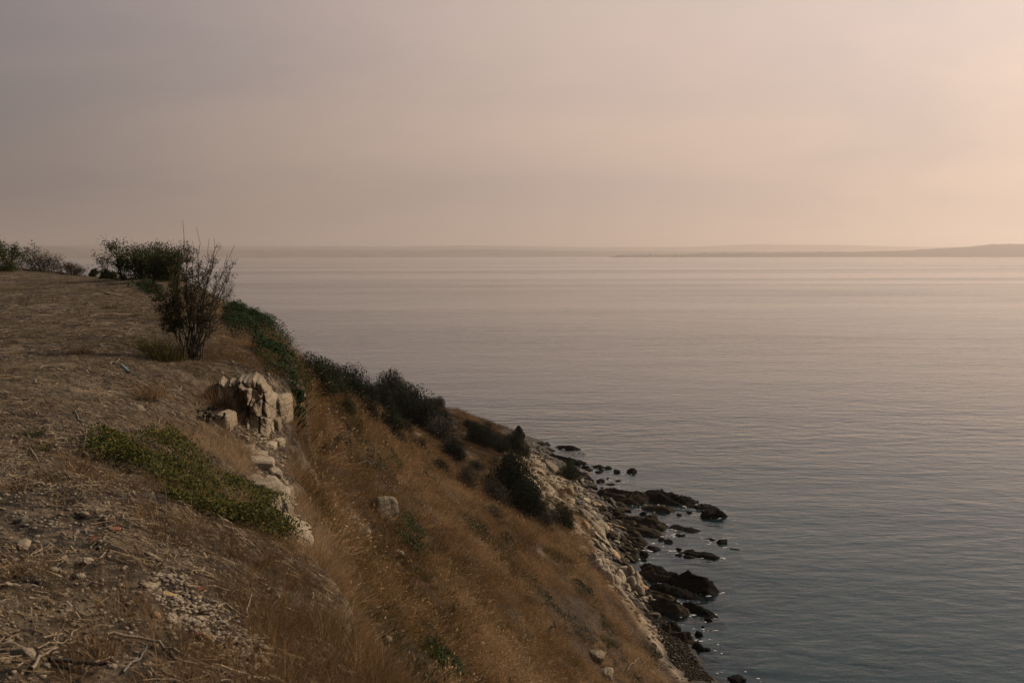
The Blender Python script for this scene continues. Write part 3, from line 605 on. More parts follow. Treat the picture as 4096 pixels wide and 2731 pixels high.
while cnt < 40:
    x, y = random.uniform(min(xs), max(xs)), random.uniform(min(ys), max(ys))
    if not in_poly(np.array([x]), np.array([y]), SM)[0]: continue
    cnt += 1; place_stone((x, y, max(zat(x, y)[0], .05)), random.choice((.15, .2, .28, .35)), random.choice(('shore_stone', 'grey_stone', 'limestone')), 200+random.randrange(22), '%s rubble stone %s, near reef side' % (random.choice(('flat', 'blunt', 'angular', 'rounded')), 'close to the water' if x > 7 else 'close under the cliff'), 'rubble stones below the eroded cliff')
# eroded little cliff of rounded columns above the near reef
ec = bpy.data.objects.new('eroded_cliff', None); COL.objects.link(ec); pc = hit(2450, 2290); ec.location = pc; tag(ec, 'cream eroded low cliff of rounded columns above the near reef', 'rock outcrop')
for i in range(26):
    u = 2375+170*(i % 13)/12+random.uniform(-8, 8); v = 2265+70*((u-2375)/170)+(30 if i >= 13 else 0)+random.uniform(-8, 8)
    q = hit(u, v)-pc; r = random.uniform(.28, .5)
    obj('column', rock_mesh(260+i % 7, 'limestone', 3, 4, .24), ec, (q[0], q[1], q[2]+.1), (random.uniform(-.2, .2), random.uniform(-.2, .2), random.uniform(0, 6)), (r, r*.9, r*random.uniform(1.3, 2.2)))
# ------------------------------------------------------------------ vegetation builders
def leaves_np(pos, nrm, size, rg, jitter=.8, aspect=.55, fold=False):
    """diamond-shaped leaf quads: four corners each"""
    n = len(pos); N_ = nrm+rg.normal(0, jitter, (n, 3)); N_ /= np.linalg.norm(N_, axis=1, keepdims=True)+1e-9
    a = rg.normal(size=(n, 3)); t = a-N_*(a*N_).sum(1, keepdims=True); t /= np.linalg.norm(t, axis=1, keepdims=True)+1e-9
    b = np.cross(N_, t); s = (size*rg.uniform(.6, 1.3, n))[:, None] if np.isscalar(size) else size[:, None]
    V = np.stack([pos-t*s*.5, pos+b*s*.5*aspect+N_*s*.08, pos+t*s*.5, pos-b*s*.5*aspect+N_*s*.08], 1).reshape(-1, 3)
    return V, np.arange(4*n).reshape(n, 4)
def dome_crown(seed, n, leaf, mat, lobes=16, squash=.8, inner=.25, top=1.0):
    """unit dome (radius 1, height ~1) of leaf clumps"""
    rg = np.random.default_rng(seed); C = []; Rr = []
    for k in range(lobes):
        a = rg.uniform(0, 6.283); e = math.asin(rg.uniform(0, 1)); r = rg.uniform(.45, .60)
        C.append((r*math.cos(a)*math.cos(e), r*math.sin(a)*math.cos(e), r*math.sin(e)*squash*top)); Rr.append(rg.uniform(.30, .46))
    C = np.array(C); Rr = np.array(Rr); k = rg.integers(0, lobes, n)
    d = rg.normal(size=(n, 3)); d /= np.linalg.norm(d, axis=1, keepdims=True)
    rad = np.where(rg.random(n) < inner, rg.random(n)**.5, rg.uniform(.82, 1.06, n))
    pos = C[k]+d*(Rr[k]*rad)[:, None]; pos[:, 2] = np.abs(pos[:, 2])*.98+.02
    V, Fc = leaves_np(pos, d+np.array([0, 0, .3]), leaf, rg)
    return mesh_np('crown', V, Fc, mat)
def tube_np(path, r0, r1, sides=5):
    path = np.asarray(path, float); n = len(path); Vs = []
    for i in range(n):
        d = path[min(i+1, n-1)]-path[max(i-1, 0)]; d = d/(np.linalg.norm(d)+1e-9)
        a = np.cross(d, [0.3, .9, .2]); a /= np.linalg.norm(a)+1e-9; b = np.cross(d, a); r = r0+(r1-r0)*i/(n-1)
        for k in range(sides):
            t = 6.2832*k/sides; Vs.append(path[i]+r*(a*math.cos(t)+b*math.sin(t)))
    i = np.arange(n-1)[:, None]*sides; k = np.arange(sides)[None, :]; k2 = (k+1) % sides
    Fq = np.stack([i+k, i+k2, i+sides+k2, i+sides+k], -1).reshape(-1, 4)
    return np.array(Vs), Fq
def branch_path(rg, p, d, L, n=7, wob=.16, lift=.05):
    d = np.array(d, float); d /= np.linalg.norm(d); pts = [np.array(p, float)]
    for _ in range(n):
        d = d+rg.normal(0, wob, 3)+np.array([0, 0, lift]); d /= np.linalg.norm(d); pts.append(pts[-1]+d*L/n)
    return np.array(pts)
def shrub_parts(seed, stems, H, spread, r0, kids=(4, 7), depth=2, lift=.05, bare=.0, base_spread=.1, droop=0):
    """returns (tubes, leaf anchor points) of a many-stemmed shrub"""
    rg = np.random.default_rng(seed); tubes = []; anch = []
    def grow(p, d, L, r, dep):
        path = branch_path(rg, p, d, L, 6, .14, lift); tubes.append(tube_np(path, r, r*.45 if dep else r*.25, 5 if r > .008 else 3))
        for q in (path[2:] if dep < depth else path[3:]):
            if dep == 0 or rg.random() < .35: anch.append(q)
        if dep == 0: anch.extend([path[-1], path[-2], (path[-1]+path[-2])/2]); return
        for k in range(rg.integers(*kids)):
            i = rg.integers(2, len(path)); dd = path[i]-path[i-1]; dd = dd/np.linalg.norm(dd)+rg.normal(0, .55, 3)+np.array([0, 0, .15])
            grow(path[i], dd, L*rg.uniform(.35, .6), r*.5, dep-1)
    for k in range(stems):
        a = rg.uniform(0, 6.283); s = rg.uniform(.1, 1)*spread
        grow(np.array([math.cos(a), math.sin(a), 0])*base_spread*rg.random(), (math.cos(a)*s, math.sin(a)*s, 1), H*rg.uniform(.5, .75), r0*rg.uniform(.6, 1), depth)
    return tubes, np.array(anch)
def empty(name, loc, rz=0., sc=(1, 1, 1)):
    e = bpy.data.objects.new(name, None); COL.objects.link(e); e.location = [float(q) for q in loc]; e.rotation_euler.z = rz; e.scale = sc; return e
# ---- dense dark maquis shrubs on the lower slope
CROWNS = [dome_crown(300+i, 9500, .055, 'maquis_leaf', 22) for i in range(4)]
LCROWNS = [dome_crown(320+i, 8000, .055, 'maquis_light_leaf', 18, inner=.15) for i in range(3)]
GCROWNS = [dome_crown(340+i, 2400, .07, 'grey_twig_leaf', 14, inner=.4) for i in range(2)]
tb, _ = shrub_parts(5, 7, .85, .9, .05, (2, 4), 1); STEM = joined('stem', tb, 'dark_bark')
tb, _ = shrub_parts(6, 16, 1.25, 1.0, .022, (4, 7), 2); TWIGS = joined('stem', tb, 'grey_bark')
tb, _ = shrub_parts(8, 14, 1.15, .55, .03, (3, 6), 2); UPRIGHT = joined('stem', tb, 'dark_bark')
def shrub(u, vbase, w, vtop, kind_, label, depth=.8, lean=0, name='shrub', group='dark shrubs on the lower slope', back=0.):
    p = hit(u, vbase); s = p[1]/F_PX; rx = w*s/2; h = (vbase-vtop)*s
    p = p+np.array([0, back, 0]); p[2] = zat(p[0], p[1])[0]-.08*h
    e = empty(name, p, random.uniform(0, 6.28)*0, (1, 1, 1)); tag(e, label, 'shrub', group)
    rz = random.uniform(0, 6.28)
    pool, st = {'d': (CROWNS, STEM), 'l': (LCROWNS, STEM), 'g': (GCROWNS, TWIGS), 'u': (LCROWNS, UPRIGHT)}[kind_]
    r = (rx+rx*depth)/2*1.55
    obj('crown', random.choice(pool), e, (0, 0, 0), (0, 0, rz), (r, r, h*1.9)); obj('stem', st, e, (0, 0, 0), (0, 0, rz), (r*.8, r*.8, h*1.0))
    return e
SHRUBS = [(1255, 1570, 150, 1452, 'l', 'leftmost long mound of olive shrub just right of the ivy'), (1340, 1600, 110, 1500, 'l', 'low olive shrub filling the gap beside the long left mound'),
    (1400, 1600, 150, 1490, 'd', 'dark rounded shrub second from the left on the skyline'), (1455, 1625, 110, 1535, 'd', 'dark sloping flank shrub right of the second skyline dome'), (1562, 1605, 140, 1508, 'l', 'rounded olive-topped shrub, highest dome against the sea'),
    (1625, 1620, 100, 1552, 'l', 'small olive shrub on the right shoulder of the highest dome'), (1462, 1690, 90, 1612, 'd', 'small dark dome in the hollow below the skyline shrubs'), (1530, 1660, 100, 1570, 'd', 'dark shrub squeezed between highest dome and hollow'),
    (1650, 1710, 190, 1585, 'd', 'largest black-green dome in the middle of the shrub thicket'), (1545, 1730, 130, 1650, 'd', 'dark spreading shrub at the lower left of the thicket'), (1718, 1606, 74, 1556, 'u', 'spiky upright shrub on the crest right of the domes'), (1755, 1628, 56, 1594, 'l', 'low pale-green tuft right of the spiky shrub'),
    (1768, 1682, 66, 1642, 'd', 'little dark dome beside the crest path of dry grass'), (1765, 1765, 160, 1675, 'g', 'grey twiggy shrub at the lower right of the thicket'), (1882, 1710, 50, 1682, 'd', 'tiny dark bush alone in the dry grass near the crest'), (1900, 1730, 44, 1705, 'd', 'tiny second dark bush under the lone crest bush'),
    (1586, 1772, 66, 1738, 'd', 'small round shrub left of a pale rock scar'), (1662, 1792, 80, 1752, 'g', 'low grey bush right of a pale rock scar'), (1805, 1838, 110, 1778, 'd', 'broad dark cushion shrub on the open slope'), (1748, 1880, 90, 1842, 'd', 'low flat dark shrub below the broad cushion shrub'),
    (1925, 1780, 110, 1712, 'd', 'dark shrub behind the pale boulder near the point'), (2000, 1800, 80, 1745, 'd', 'dark shrub between two others above the point'), (2045, 1800, 70, 1732, 'd', 'pointed dark shrub nearest the rocky point'), (2085, 1822, 60, 1770, 'l', 'ragged olive shrub at the top of the pale bank'), (1944, 1702, 40, 1690, 'd', 'low dark tuft on the skyline near the spire'),
    (2045, 1990, 170, 1850, 'd', 'big dark ball-shaped shrub above the pale bank'), (2095, 2060, 160, 1950, 'd', 'dark lower half of shrub below the big ball'), (1975, 2020, 130, 1935, 'g', 'bare twiggy grey bush left of the big ball shrub'), (1865, 1950, 90, 1880, 'g', 'thin dark-stemmed bush alone left of the big ball shrub'),
    (2170, 2100, 130, 2040, 'g', 'straggly twiggy bush on the pale bank'), (2250, 2110, 90, 2035, 'u', 'wispy upright bush on the edge of the pale bank'), (2275, 1915, 78, 1856, 'l', 'bright olive shrub growing among the shore boulders'), (1965, 2080, 90, 2030, 'g', 'low grey bush at the foot of the big ball shrub'),
    (1905, 1870, 70, 1845, 'g', 'faint grey bush in the grass above the open slope'), (2130, 1985, 60, 1945, 'g', 'small grey bush below the long pale slab'),
    (1300, 1565, 120, 1470, 'l', 'olive shrub bridging the two leftmost mounds on the skyline'), (1500, 1625, 90, 1560, 'd', 'dark filler shrub between second dome and highest dome'), (1600, 1665, 110, 1585, 'd', 'dark shrub under the right side of the highest dome'), (1700, 1665, 100, 1600, 'd', 'dark shrub in front of the spiky upright shrub'), (1720, 1735, 110, 1660, 'd', 'dark lower right shoulder of the thicket'), (1600, 1730, 90, 1670, 'd', 'dark low shrub below the largest dome'), (1385, 1655, 70, 1610, 'l', 'pale olive shrub at the left foot of the thicket')]
for a in SHRUBS: shrub(*a)
# ---- leafy mats that follow the ground
def mat_plant(name, uvs, n, leaf, mat, label, lift=.12, cat='plant', group=None, stems=30, drape=0., jit=.7, stem_mat='dark_bark', lump=.16):
    rg = np.random.default_rng(abs(hash(label)) % 9999 if False else sum(map(ord, label)))
    P3 = [hit(u, v) for u, v in uvs]; poly = [tuple(p[:2]) for p in P3]; X = [p[0] for p in poly]; Y = [p[1] for p in poly]
    pts = []
    while len(pts) < n:
        x = rg.uniform(min(X), max(X), n*2); y = rg.uniform(min(Y), max(Y), n*2)
        nz = fbm(x*2.2, y*2.2, 0, 77, 3); m = in_poly(x+.45*fbm(x*2.5, y*2.5, 0, 5, 3)+rg.normal(0, .05, n*2), y+.45*fbm(x*2.5, y*2.5, 0, 6, 3)+rg.normal(0, .08, n*2), poly) & (rg.random(n*2) < .5+1.3*nz)
        pts += list(zip(x[m], y[m]))
    pts = np.array(pts[:n]); x, y = pts.T; nr = normal_at(x, y, .12); z = zat(x, y)
    hgt = lift*(.3+rg.random(n)**.7)*(1+1.2*fbm(x*1.8, y*1.8, 0, 78, 3)) + lump*np.maximum(fbm(x*.9, y*.9, 0, 79, 2), -.3)
    pos = np.stack([x, y, z], -1)+nr*np.maximum(hgt, .015)[:, None]
    c = np.array([np.mean(X), np.mean(Y), 0]); c[2] = zat(c[0], c[1])[0]
    e = empty(name, c); tag(e, label, cat, group)
    V, Fc = leaves_np(pos-c, nr*.6+np.array([.15, -.2, .5]), leaf, rg, jit, .65)
    obj('foliage', mesh_np('foliage', V, Fc, mat), e)
    st = []
    for k in range(stems):
        q = pos[rg.integers(0, n)]; L = rg.uniform(.2, .6); a = rg.uniform(0, 6.28); xs_ = q[0]+np.linspace(0, L, 5)*math.cos(a); ys_ = q[1]+np.linspace(0, L, 5)*math.sin(a)
        st.append(tube_np(np.stack([xs_, ys_, zat(xs_, ys_)+.03+.06*rg.random(5)], -1)-c, .006, .003, 3))
    obj('stem', joined('stem', st, stem_mat), e); return e
mat_plant('creeper', [(880, 1275), (960, 1262), (1090, 1350), (1150, 1440), (1190, 1560), (1215, 1640), (1200, 1690), (1140, 1600), (1085, 1500), (1010, 1400), (930, 1330)], 22000, .042, 'ivy_leaf', 'dark green creeper draped over the cliff edge beside the tan rock face', .22, 'creeper', lump=.3)
ivy = [o for o in bpy.data.objects if o.get('label', '').startswith('dark green creeper draped')][0]; rg = np.random.default_rng(88); lv = []
for u, v, Y, r in [(900, 1290, 28, 26), (950, 1305, 27, 30), (1000, 1330, 25.5, 36), (1050, 1372, 24, 40), (1092, 1415, 22.6, 44), (1120, 1465, 21.6, 46), (1135, 1520, 20.8, 48), (1150, 1570, 20.2, 44), (1165, 1615, 19.9, 40), (1185, 1655, 19.7, 36), (1195, 1690, 19.5, 26), (1185, 1590, 20.0, 34), (1100, 1500, 20.6, 40), (1120, 1560, 20.0, 34)]:
    s_ = Y/F_PX; dd = rg.normal(size=(1500, 3)); dd /= np.linalg.norm(dd, axis=1, keepdims=True); q = dd*(rg.uniform(.55, 1.08, (1500, 1))*r*s_*np.array([1.05, 1.3, 1.0])*(1+.25*fbm(dd[:, 0]*2+u, dd[:, 1]*2, dd[:, 2]*2, 4, 3))[:, None])+P(u, v, Y); lv.append(leaves_np(q-np.array(ivy.location), dd+np.array([0, 0, .4]), .05, rg, .6, .65))
obj('hanging_foliage', joined('hanging_foliage', lv, 'ivy_leaf'), ivy)
mat_plant('creeping_shrub', [(320, 1790), (420, 1750), (620, 1750), (760, 1780), (860, 1830), (980, 1920), (1080, 2030), (1105, 2130), (1110, 2180), (1060, 2180), (900, 2130), (780, 2060), (640, 1930), (470, 1900), (380, 1850)], 32000, .029, 'creeper_leaf', 'yellow-green creeping shrub sprawling across the foreground bank', .13, 'shrub', jit=.8)
mat_plant('creeper', [(1330, 1640), (1400, 1650), (1470, 1720), (1460, 1790), (1420, 1780), (1370, 1700)], 3500, .07, 'ivy_leaf', 'green creeper streak on the grassy slope below the dark domes', .15, 'creeper')
mat_plant('creeper', [(1575, 2060), (1620, 2090), (1690, 2200), (1680, 2270), (1640, 2240), (1590, 2150)], 4500, .055, 'ivy_leaf', 'narrow green creeper hanging beside the brown leaning rock', .18, 'creeper')
mat_plant('creeper', [(1660, 2540), (1710, 2540), (1790, 2640), (1810, 2725), (1720, 2720), (1680, 2620)], 4500, .05, 'ivy_leaf', 'green creeper clump at the bottom of the grassy slope', .16, 'creeper')
mat_plant('creeper', [(1450, 1830), (1530, 1800), (1600, 1860), (1560, 1900), (1480, 1890)], 1800, .07, 'ivy_leaf', 'thin green weeds right of the black fallen log', .15, 'plant')
for uv, lab in [([(2060, 2330), (2130, 2320), (2200, 2390), (2190, 2440), (2100, 2410)], 'grey-green weeds in the middle of the long grass slope'), ([(2170, 2430), (2260, 2440), (2380, 2540), (2350, 2590), (2230, 2520)], 'blue-green weeds lower down the long grass slope'), ([(2280, 2340), (2330, 2330), (2350, 2390), (2300, 2400)], 'small green weed patch near the slope foot'), ([(2540, 2600), (2600, 2580), (2640, 2660), (2590, 2680)], 'green weeds just above the lower pale bank'), ([(1820, 2080), (1900, 2080), (1960, 2150), (1890, 2170)], 'dark weeds on the slope left of the big ball shrub'), ([(1960, 2170), (2030, 2160), (2060, 2220), (1990, 2230)], 'faint weed patch below the big ball shrub')]:
    mat_plant('weed_patch', uv, 1500, .06, 'maquis_light_leaf', lab, .22, 'weeds', 'weed patches on the grass slope', 12)
mat_plant('creeper', [(520, 1145), (600, 1135), (660, 1165), (600, 1180)], 1500, .07, 'ivy_leaf', 'small sprawl of green leaves on the plateau behind the half-bare shrub', .14, 'plant')
mat_plant('creeper', [(265, 1092), (310, 1085), (330, 1105), (290, 1112)], 600, .08, 'ivy_leaf', 'tiny green plant by stones near the plateau skyline', .16, 'plant')
# ---- bushes on the plateau skyline
def bush(name, u0, u1, vbase, vtop, Y, mat, label, n, leaf, stems=9, bark='dark_bark', seed=1, whips=.0, cat='shrub', group=None):
    c = P((u0+u1)/2, vbase, Y); c[2] = zat(c[0], c[1])[0]-.05; s = Y/F_PX; w = (u1-u0)*s; H = (vbase-vtop)*s+.05
    rg = np.random.default_rng(seed); e = empty(name, c); tag(e, label, cat, group)
    tubes, an = shrub_parts(seed, stems, H*.86, .95, .02*H/1.6+.006, (4, 7), 2, .04, base_spread=w*.3)
    ex = np.abs(an[:, :2]).max(0); k = np.array([w*.5/max(np.percentile(np.abs(an[:, 0]), 97), .1), w*.42/max(np.percentile(np.abs(an[:, 1]), 97), .1), H*.93/np.percentile(an[:, 2], 99)])
    tubes = [(V*k, Fc) for V, Fc in tubes]; an = an*k
    if whips:
        for q in range(int(whips)):
            b = an[rg.integers(0, len(an))]
            if b[2] > H*.6: tubes.append(tube_np(branch_path(rg, b, (rg.normal(0, .3), rg.normal(0, .2), 1), H*rg.uniform(.12, .26), 4, .12), .005, .002, 3))
    obj('branches', joined('branches', tubes, bark), e)
    if n:
        cl = an[rg.integers(0, len(an), n)]+rg.normal(0, .055*H, (n, 3))
        m = n*6//10; nl = 44; aa = rg.uniform(0, 6.283, nl); rr = np.sqrt(rg.random(nl)); zz = rg.uniform(.02, .80, nl); lob = np.stack([rr*np.cos(aa)*w*.42, rr*np.sin(aa)*w*.34, zz*H*np.sqrt(np.clip(1.05-rr**2*.8, .1, 1))], -1)
        dd = rg.normal(size=(m, 3)); dd /= np.linalg.norm(dd, axis=1, keepdims=True); cl[:m] = lob[rg.integers(0, nl, m)]+dd*(rg.uniform(.4, 1.05, (m, 1))*np.array([w*.13, w*.12, H*.2])); cl[:, 2] = np.abs(cl[:, 2]-.02*H)+.02*H
        V, Fc = leaves_np(cl, rg.normal(size=(n, 3))*.4+np.array([0, 0, .5]), leaf, rg)
        obj('crown', mesh_np('crown', V, Fc, mat), e)
    return e
bush('bush', 430, 720, 1112, 955, 44, 'bush_leaf', 'wide green bush with thin twigs on the plateau skyline', 17000, .075, 16, seed=21, whips=60)
bush('bush', 590, 760, 1120, 960, 41, 'bush_leaf', 'taller twig-topped green bush touching the half-bare shrub', 8000, .07, 12, seed=22, whips=70)
bush('bush', 395, 470, 1112, 1065, 46, 'bush_leaf', 'small dark bush at the left foot of the wide green bush', 2600, .07, 7, seed=23)
bush('bush', 352, 392, 1110, 1072, 52, 'bush_leaf', 'little round bush alone between two larger bushes', 1500, .075, 6, seed=24)
bush('bush', 225, 345, 1108, 1040, 54, 'dry_bush_leaf', 'brown-grey leafless bush right of its pair on the skyline', 2600, .07, 12, 'grey_bark', 25, 20)
bush('bush', 85, 240, 1100, 1005, 55, 'dry_bush_leaf', 'grey-brown thorny bush next to the leftmost green tree', 4200, .07, 14, 'grey_bark', 26, 40)
bush('tree', -140, 82, 1072, 925, 52, 'bush_leaf', 'green tree cut off by the left edge of the picture', 12000, .085, 9, seed=27, cat='tree')
bush('tree', 875, 955, 1262, 1085, 27, 'brown_leaf', 'small bare grey tree at the cliff edge in front of the sea', 60, .03, 9, 'grey_bark', 28, 50, 'tree')
# ---- the half-bare shrub at the edge: stems, leafy middle, long bare whips
def edge_shrub():
    Y = 18.6; rg = np.random.default_rng(41); c = hit(775, 1440); c[2] -= .03; s = c[1]/F_PX
    e = empty('half_bare_shrub', c); tag(e, 'half-bare shrub with brown leaves and long bare whips at the cliff edge', 'shrub')
    def at(u, v, dy=0.): return np.array([(u-775)*s, dy, (1440-v)*s])
    tops = [(752, 882), (805, 910), (828, 952), (880, 965), (925, 985), (962, 970), (765, 948), (840, 1010), (900, 1010), (700, 1000), (660, 1050), (640, 1120), (655, 1215), (935, 1060), (860, 1005), (720, 960), (690, 1100), (890, 1090), (945, 1090), (820, 1040), (780, 1010), (740, 1040), (910, 1140), (760, 1120), (955, 1130), (945, 1190), (606, 1090), (628, 1170), (868, 1170), (700, 1190), (935, 1020), (850, 940), (900, 1040), (670, 1000), (930, 1220)]
    main, twig, an = [], [], []
    for k, (u, v) in enumerate(tops):
        b = at(735 if k in (9, 10, 11, 12, 16) else 775+rg.normal(0, 14), 1438, rg.normal(0, .06)); t = at(u, v, rg.normal(0, .38)); mid = b*.45+t*.55; mid[0] = b[0]*.62+t[0]*.38+rg.normal(0, .05); mid[2] = b[2]*.45+t[2]*.55; mid[1] += rg.normal(0, .08)
        q = np.linspace(0, 1, 10)[:, None]; path = (1-q)**2*b+2*q*(1-q)*mid+q*q*t+rg.normal(0, .026, (10, 3))
        r = rg.uniform(.008, .014) if k not in (0, 3, 10) else .022
        main.append(tube_np(path, r, .0028, 5))
        for j in range(3, 9):
            for m in range(rg.integers(3, 7)):
                if j > 7 and k < 10: continue
                d = path[j]-path[j-1]; d = d/np.linalg.norm(d)+rg.normal(0, .5, 3); L = rg.uniform(.18, .45)*(1-j/14)
                tp = branch_path(rg, path[j], d, L, 5, .15, .06); twig.append(tube_np(tp, .0045, .0016, 3))
                an += [(a, u) for a in tp[2:]]
                if rg.random() < .6:
                    tp2 = branch_path(rg, tp[3], tp[3]-tp[2]+rg.normal(0, .05, 3), L*.6, 4, .2, .05); twig.append(tube_np(tp2, .003, .0012, 3)); an += [(a, u) for a in tp2[1:]]
    st_ = obj('stem', joined('stem', main, 'dark_bark'), e); kind(obj('twigs', joined('twigs', twig, 'dark_bark'), st_), 'stuff')
    A = np.array([a for a, u in an]); hgt = A[:, 2]; ux = A[:, 0]/s+775
    w = np.where((hgt > .55) & (hgt < 2.0), 1., .06)*np.where(ux < 830, 1.6, .35); w /= w.sum()
    n = 6800; k = rg.choice(len(A), n, p=w); pos = A[k]+rg.normal(0, .03, (n, 3)); V, Fc = leaves_np(pos, rg.normal(size=(n, 3)), .042, rg, .6, .4); obj('crown', mesh_np('crown', V, Fc, 'brown_leaf'), e)
    n = 2600; g2 = np.where((ux < 720) & (hgt > .5), 1., .02); g2 /= g2.sum(); k = rg.choice(len(A), n, p=g2); pos = A[k]+rg.normal(0, .035, (n, 3)); V, Fc = leaves_np(pos, rg.normal(size=(n, 3)), .045, rg, .6, .45)
    o = obj('crown', mesh_np('crown', V, Fc, 'bush_leaf'), e); o['label'] = 'greener leaves on the left side'
edge_shrub()
# ------------------------------------------------------------------ grass and litter
def tuft_mesh(name, seed, n, h, spread, width, mat, lean=.5, curl=.35, heads=0.):
    rg = np.random.default_rng(seed); V, Fq = [], []
    for k in range(n):
        a = rg.uniform(0, 6.283); b = np.array([math.cos(a), math.sin(a), 0])*spread*rg.random()**.7*.5; L = h*rg.uniform(.45, 1.15)
        a2 = a+rg.normal(0, .9); d = np.array([math.cos(a2)*lean*rg.random(), math.sin(a2)*lean*rg.random(), 1.]); d /= np.linalg.norm(d)
        side = np.array([-math.sin(a2+rg.normal(0, 1.2)), math.cos(a2+rg.normal(0, 1.2)), 0]); p = b.copy(); i0 = len(V); w = width*rg.uniform(.6, 1.3)
        for j in range(4):
            q = w*(1-j/3.6); V += [p-side*q*.5, p+side*q*.5]
            d = d+np.array([math.cos(a2), math.sin(a2), -.35])*curl*rg.uniform(0, .8)+rg.normal(0, .10, 3); d /= np.linalg.norm(d); p = p+d*L/3
        Fq += [(i0+2*j, i0+2*j+1, i0+2*j+3, i0+2*j+2) for j in range(3)]
        if rg.random() < heads:
            c = len(V); q = p-d*L*.33; V += [q-side*w*1.6, q+side*w*1.6, q+d*.05+side*w, q+d*.05-side*w]; Fq.append((c, c+1, c+2, c+3))
    return mesh_np(name, np.array(V), np.array(Fq), mat)
def scatter(name, label, meshes, pos, nrm, scale, tint, up=.6, seed=0):
    """one ground-cover object: a point mesh whose geometry nodes put a tuft on every point"""
    rg = np.random.default_rng(seed); n = len(pos)
    coll = bpy.data.collections.new(name+'_tufts')
    for i, me in enumerate(meshes): coll.objects.link(bpy.data.objects.new('%s_tuft_%d' % (name, i), me))
    me = bpy.data.meshes.new(name); me.vertices.add(n); me.vertices.foreach_set('co', np.asarray(pos, np.float32).ravel()); me.update()
    d = nrm*(1-up)+np.array([0, 0, up]); d /= np.linalg.norm(d, axis=1, keepdims=True)
    rx = np.arctan2(-d[:, 1], d[:, 2]); ry = np.arcsin(np.clip(d[:, 0], -1, 1)); az = rg.uniform(0, 6.283, n)
    rot = np.empty((n, 3), np.float32)
    for i in range(n):
        m = Matrix.Rotation(rx[i], 3, 'X') @ Matrix.Rotation(ry[i], 3, 'Y') @ Matrix.Rotation(az[i], 3, 'Z'); rot[i] = m.to_euler()[:]
    for nm, ty, vals in (('rot', 'FLOAT_VECTOR', rot), ('scl', 'FLOAT', scale), ('tint', 'FLOAT', tint)):
        a = me.attributes.new(nm, ty, 'POINT'); a.data.foreach_set('vector' if ty == 'FLOAT_VECTOR' else 'value', np.asarray(vals, np.float32).ravel())
    o = obj(name, me); kind(o, 'stuff', label)
    ng = bpy.data.node_groups.new(name, 'GeometryNodeTree'); ng.interface.new_socket('Geometry', in_out='INPUT', socket_type='NodeSocketGeometry'); ng.interface.new_socket('Geometry', in_out='OUTPUT', socket_type='NodeSocketGeometry')
    N = ng.nodes; gi = N.new('NodeGroupInput'); go = N.new('NodeGroupOutput'); ip = N.new('GeometryNodeInstanceOnPoints'); ci = N.new('GeometryNodeCollectionInfo')
    ci.inputs['Collection'].default_value = coll; ci.inputs['Separate Children'].default_value = True; ci.inputs['Reset Children'].default_value = True; ip.inputs['Pick Instance'].default_value = True
    def na(nm, ty):
        x = N.new('GeometryNodeInputNamedAttribute'); x.data_type = ty; x.inputs['Name'].default_value = nm; return x.outputs['Attribute']
    rv = N.new('FunctionNodeRandomValue'); rv.data_type = 'INT'; rv.inputs['Min'].default_value = 0; rv.inputs['Max'].default_value = len(meshes)-1
    L = ng.links; L.new(gi.outputs[0], ip.inputs['Points']); L.new(ci.outputs[0], ip.inputs['Instance']); L.new(na('rot', 'FLOAT_VECTOR'), ip.inputs['Rotation']); L.new(na('scl', 'FLOAT'), ip.inputs['Scale'])
    for s_ in rv.outputs:
        if s_.type == 'INT' and s_.enabled: L.new(s_, ip.inputs['Instance Index'])
    L.new(ip.outputs[0], go.inputs[0]); md = o.modifiers.new('cover', 'NODES'); md.node_group = ng; return o
def sample(n, x0, x1, y0, y1, logy=False, seed=1):
    rg = np.random.default_rng(seed); x = rg.uniform(x0, x1, n)
    y = np.exp(rg.uniform(math.log(y0), math.log(y1), n)) if logy else rg.uniform(y0, y1, n)
    return x, y, rg
def in_view(x, y, m=.08): return (np.abs(x) < (2048/F_PX+m)*np.maximum(y, 0)+1.0)
def pale_at(x, y):
    i = np.clip(np.searchsorted(GX, x)-1, 0, len(GX)-1); j = np.clip(np.searchsorted(GY, y)-1, 0, len(GY)-1); return pale[j, i]
TALL = [tuft_mesh('grass_tuft', 500+i, 44, .44, .36, .0065, 'dry_grass', .9, .40, .2) for i in range(4)]
WIDE = [tuft_mesh('grass_tuft', 520+i, 34, .50, .55, .014, 'dry_grass', .8, .35, .2) for i in range(3)]
SHORT = [tuft_mesh('grass_tuft', 540+i, 26, .11, .26, .005, 'straw', 1.3, .5, 0) for i in range(4)]
MIDT = [tuft_mesh('grass_tuft', 560+i, 36, .22, .30, .0036, 'dry_grass', 1.0, .45, .0) for i in range(4)]
WEED = [tuft_mesh('weed_tuft', 580+i, 40, .22, .26, .010, 'olive_grass', .9, .3, 0) for i in range(2)]
def tint_of(x, y, s, rg): return np.clip(.40+.85*fbm(x*.28, y*.16, 0, s, 3)+.30*fbm(x*1.4, y*1.0, 0, s+5, 2)+rg.normal(0, .22, len(x)), 0, 1)
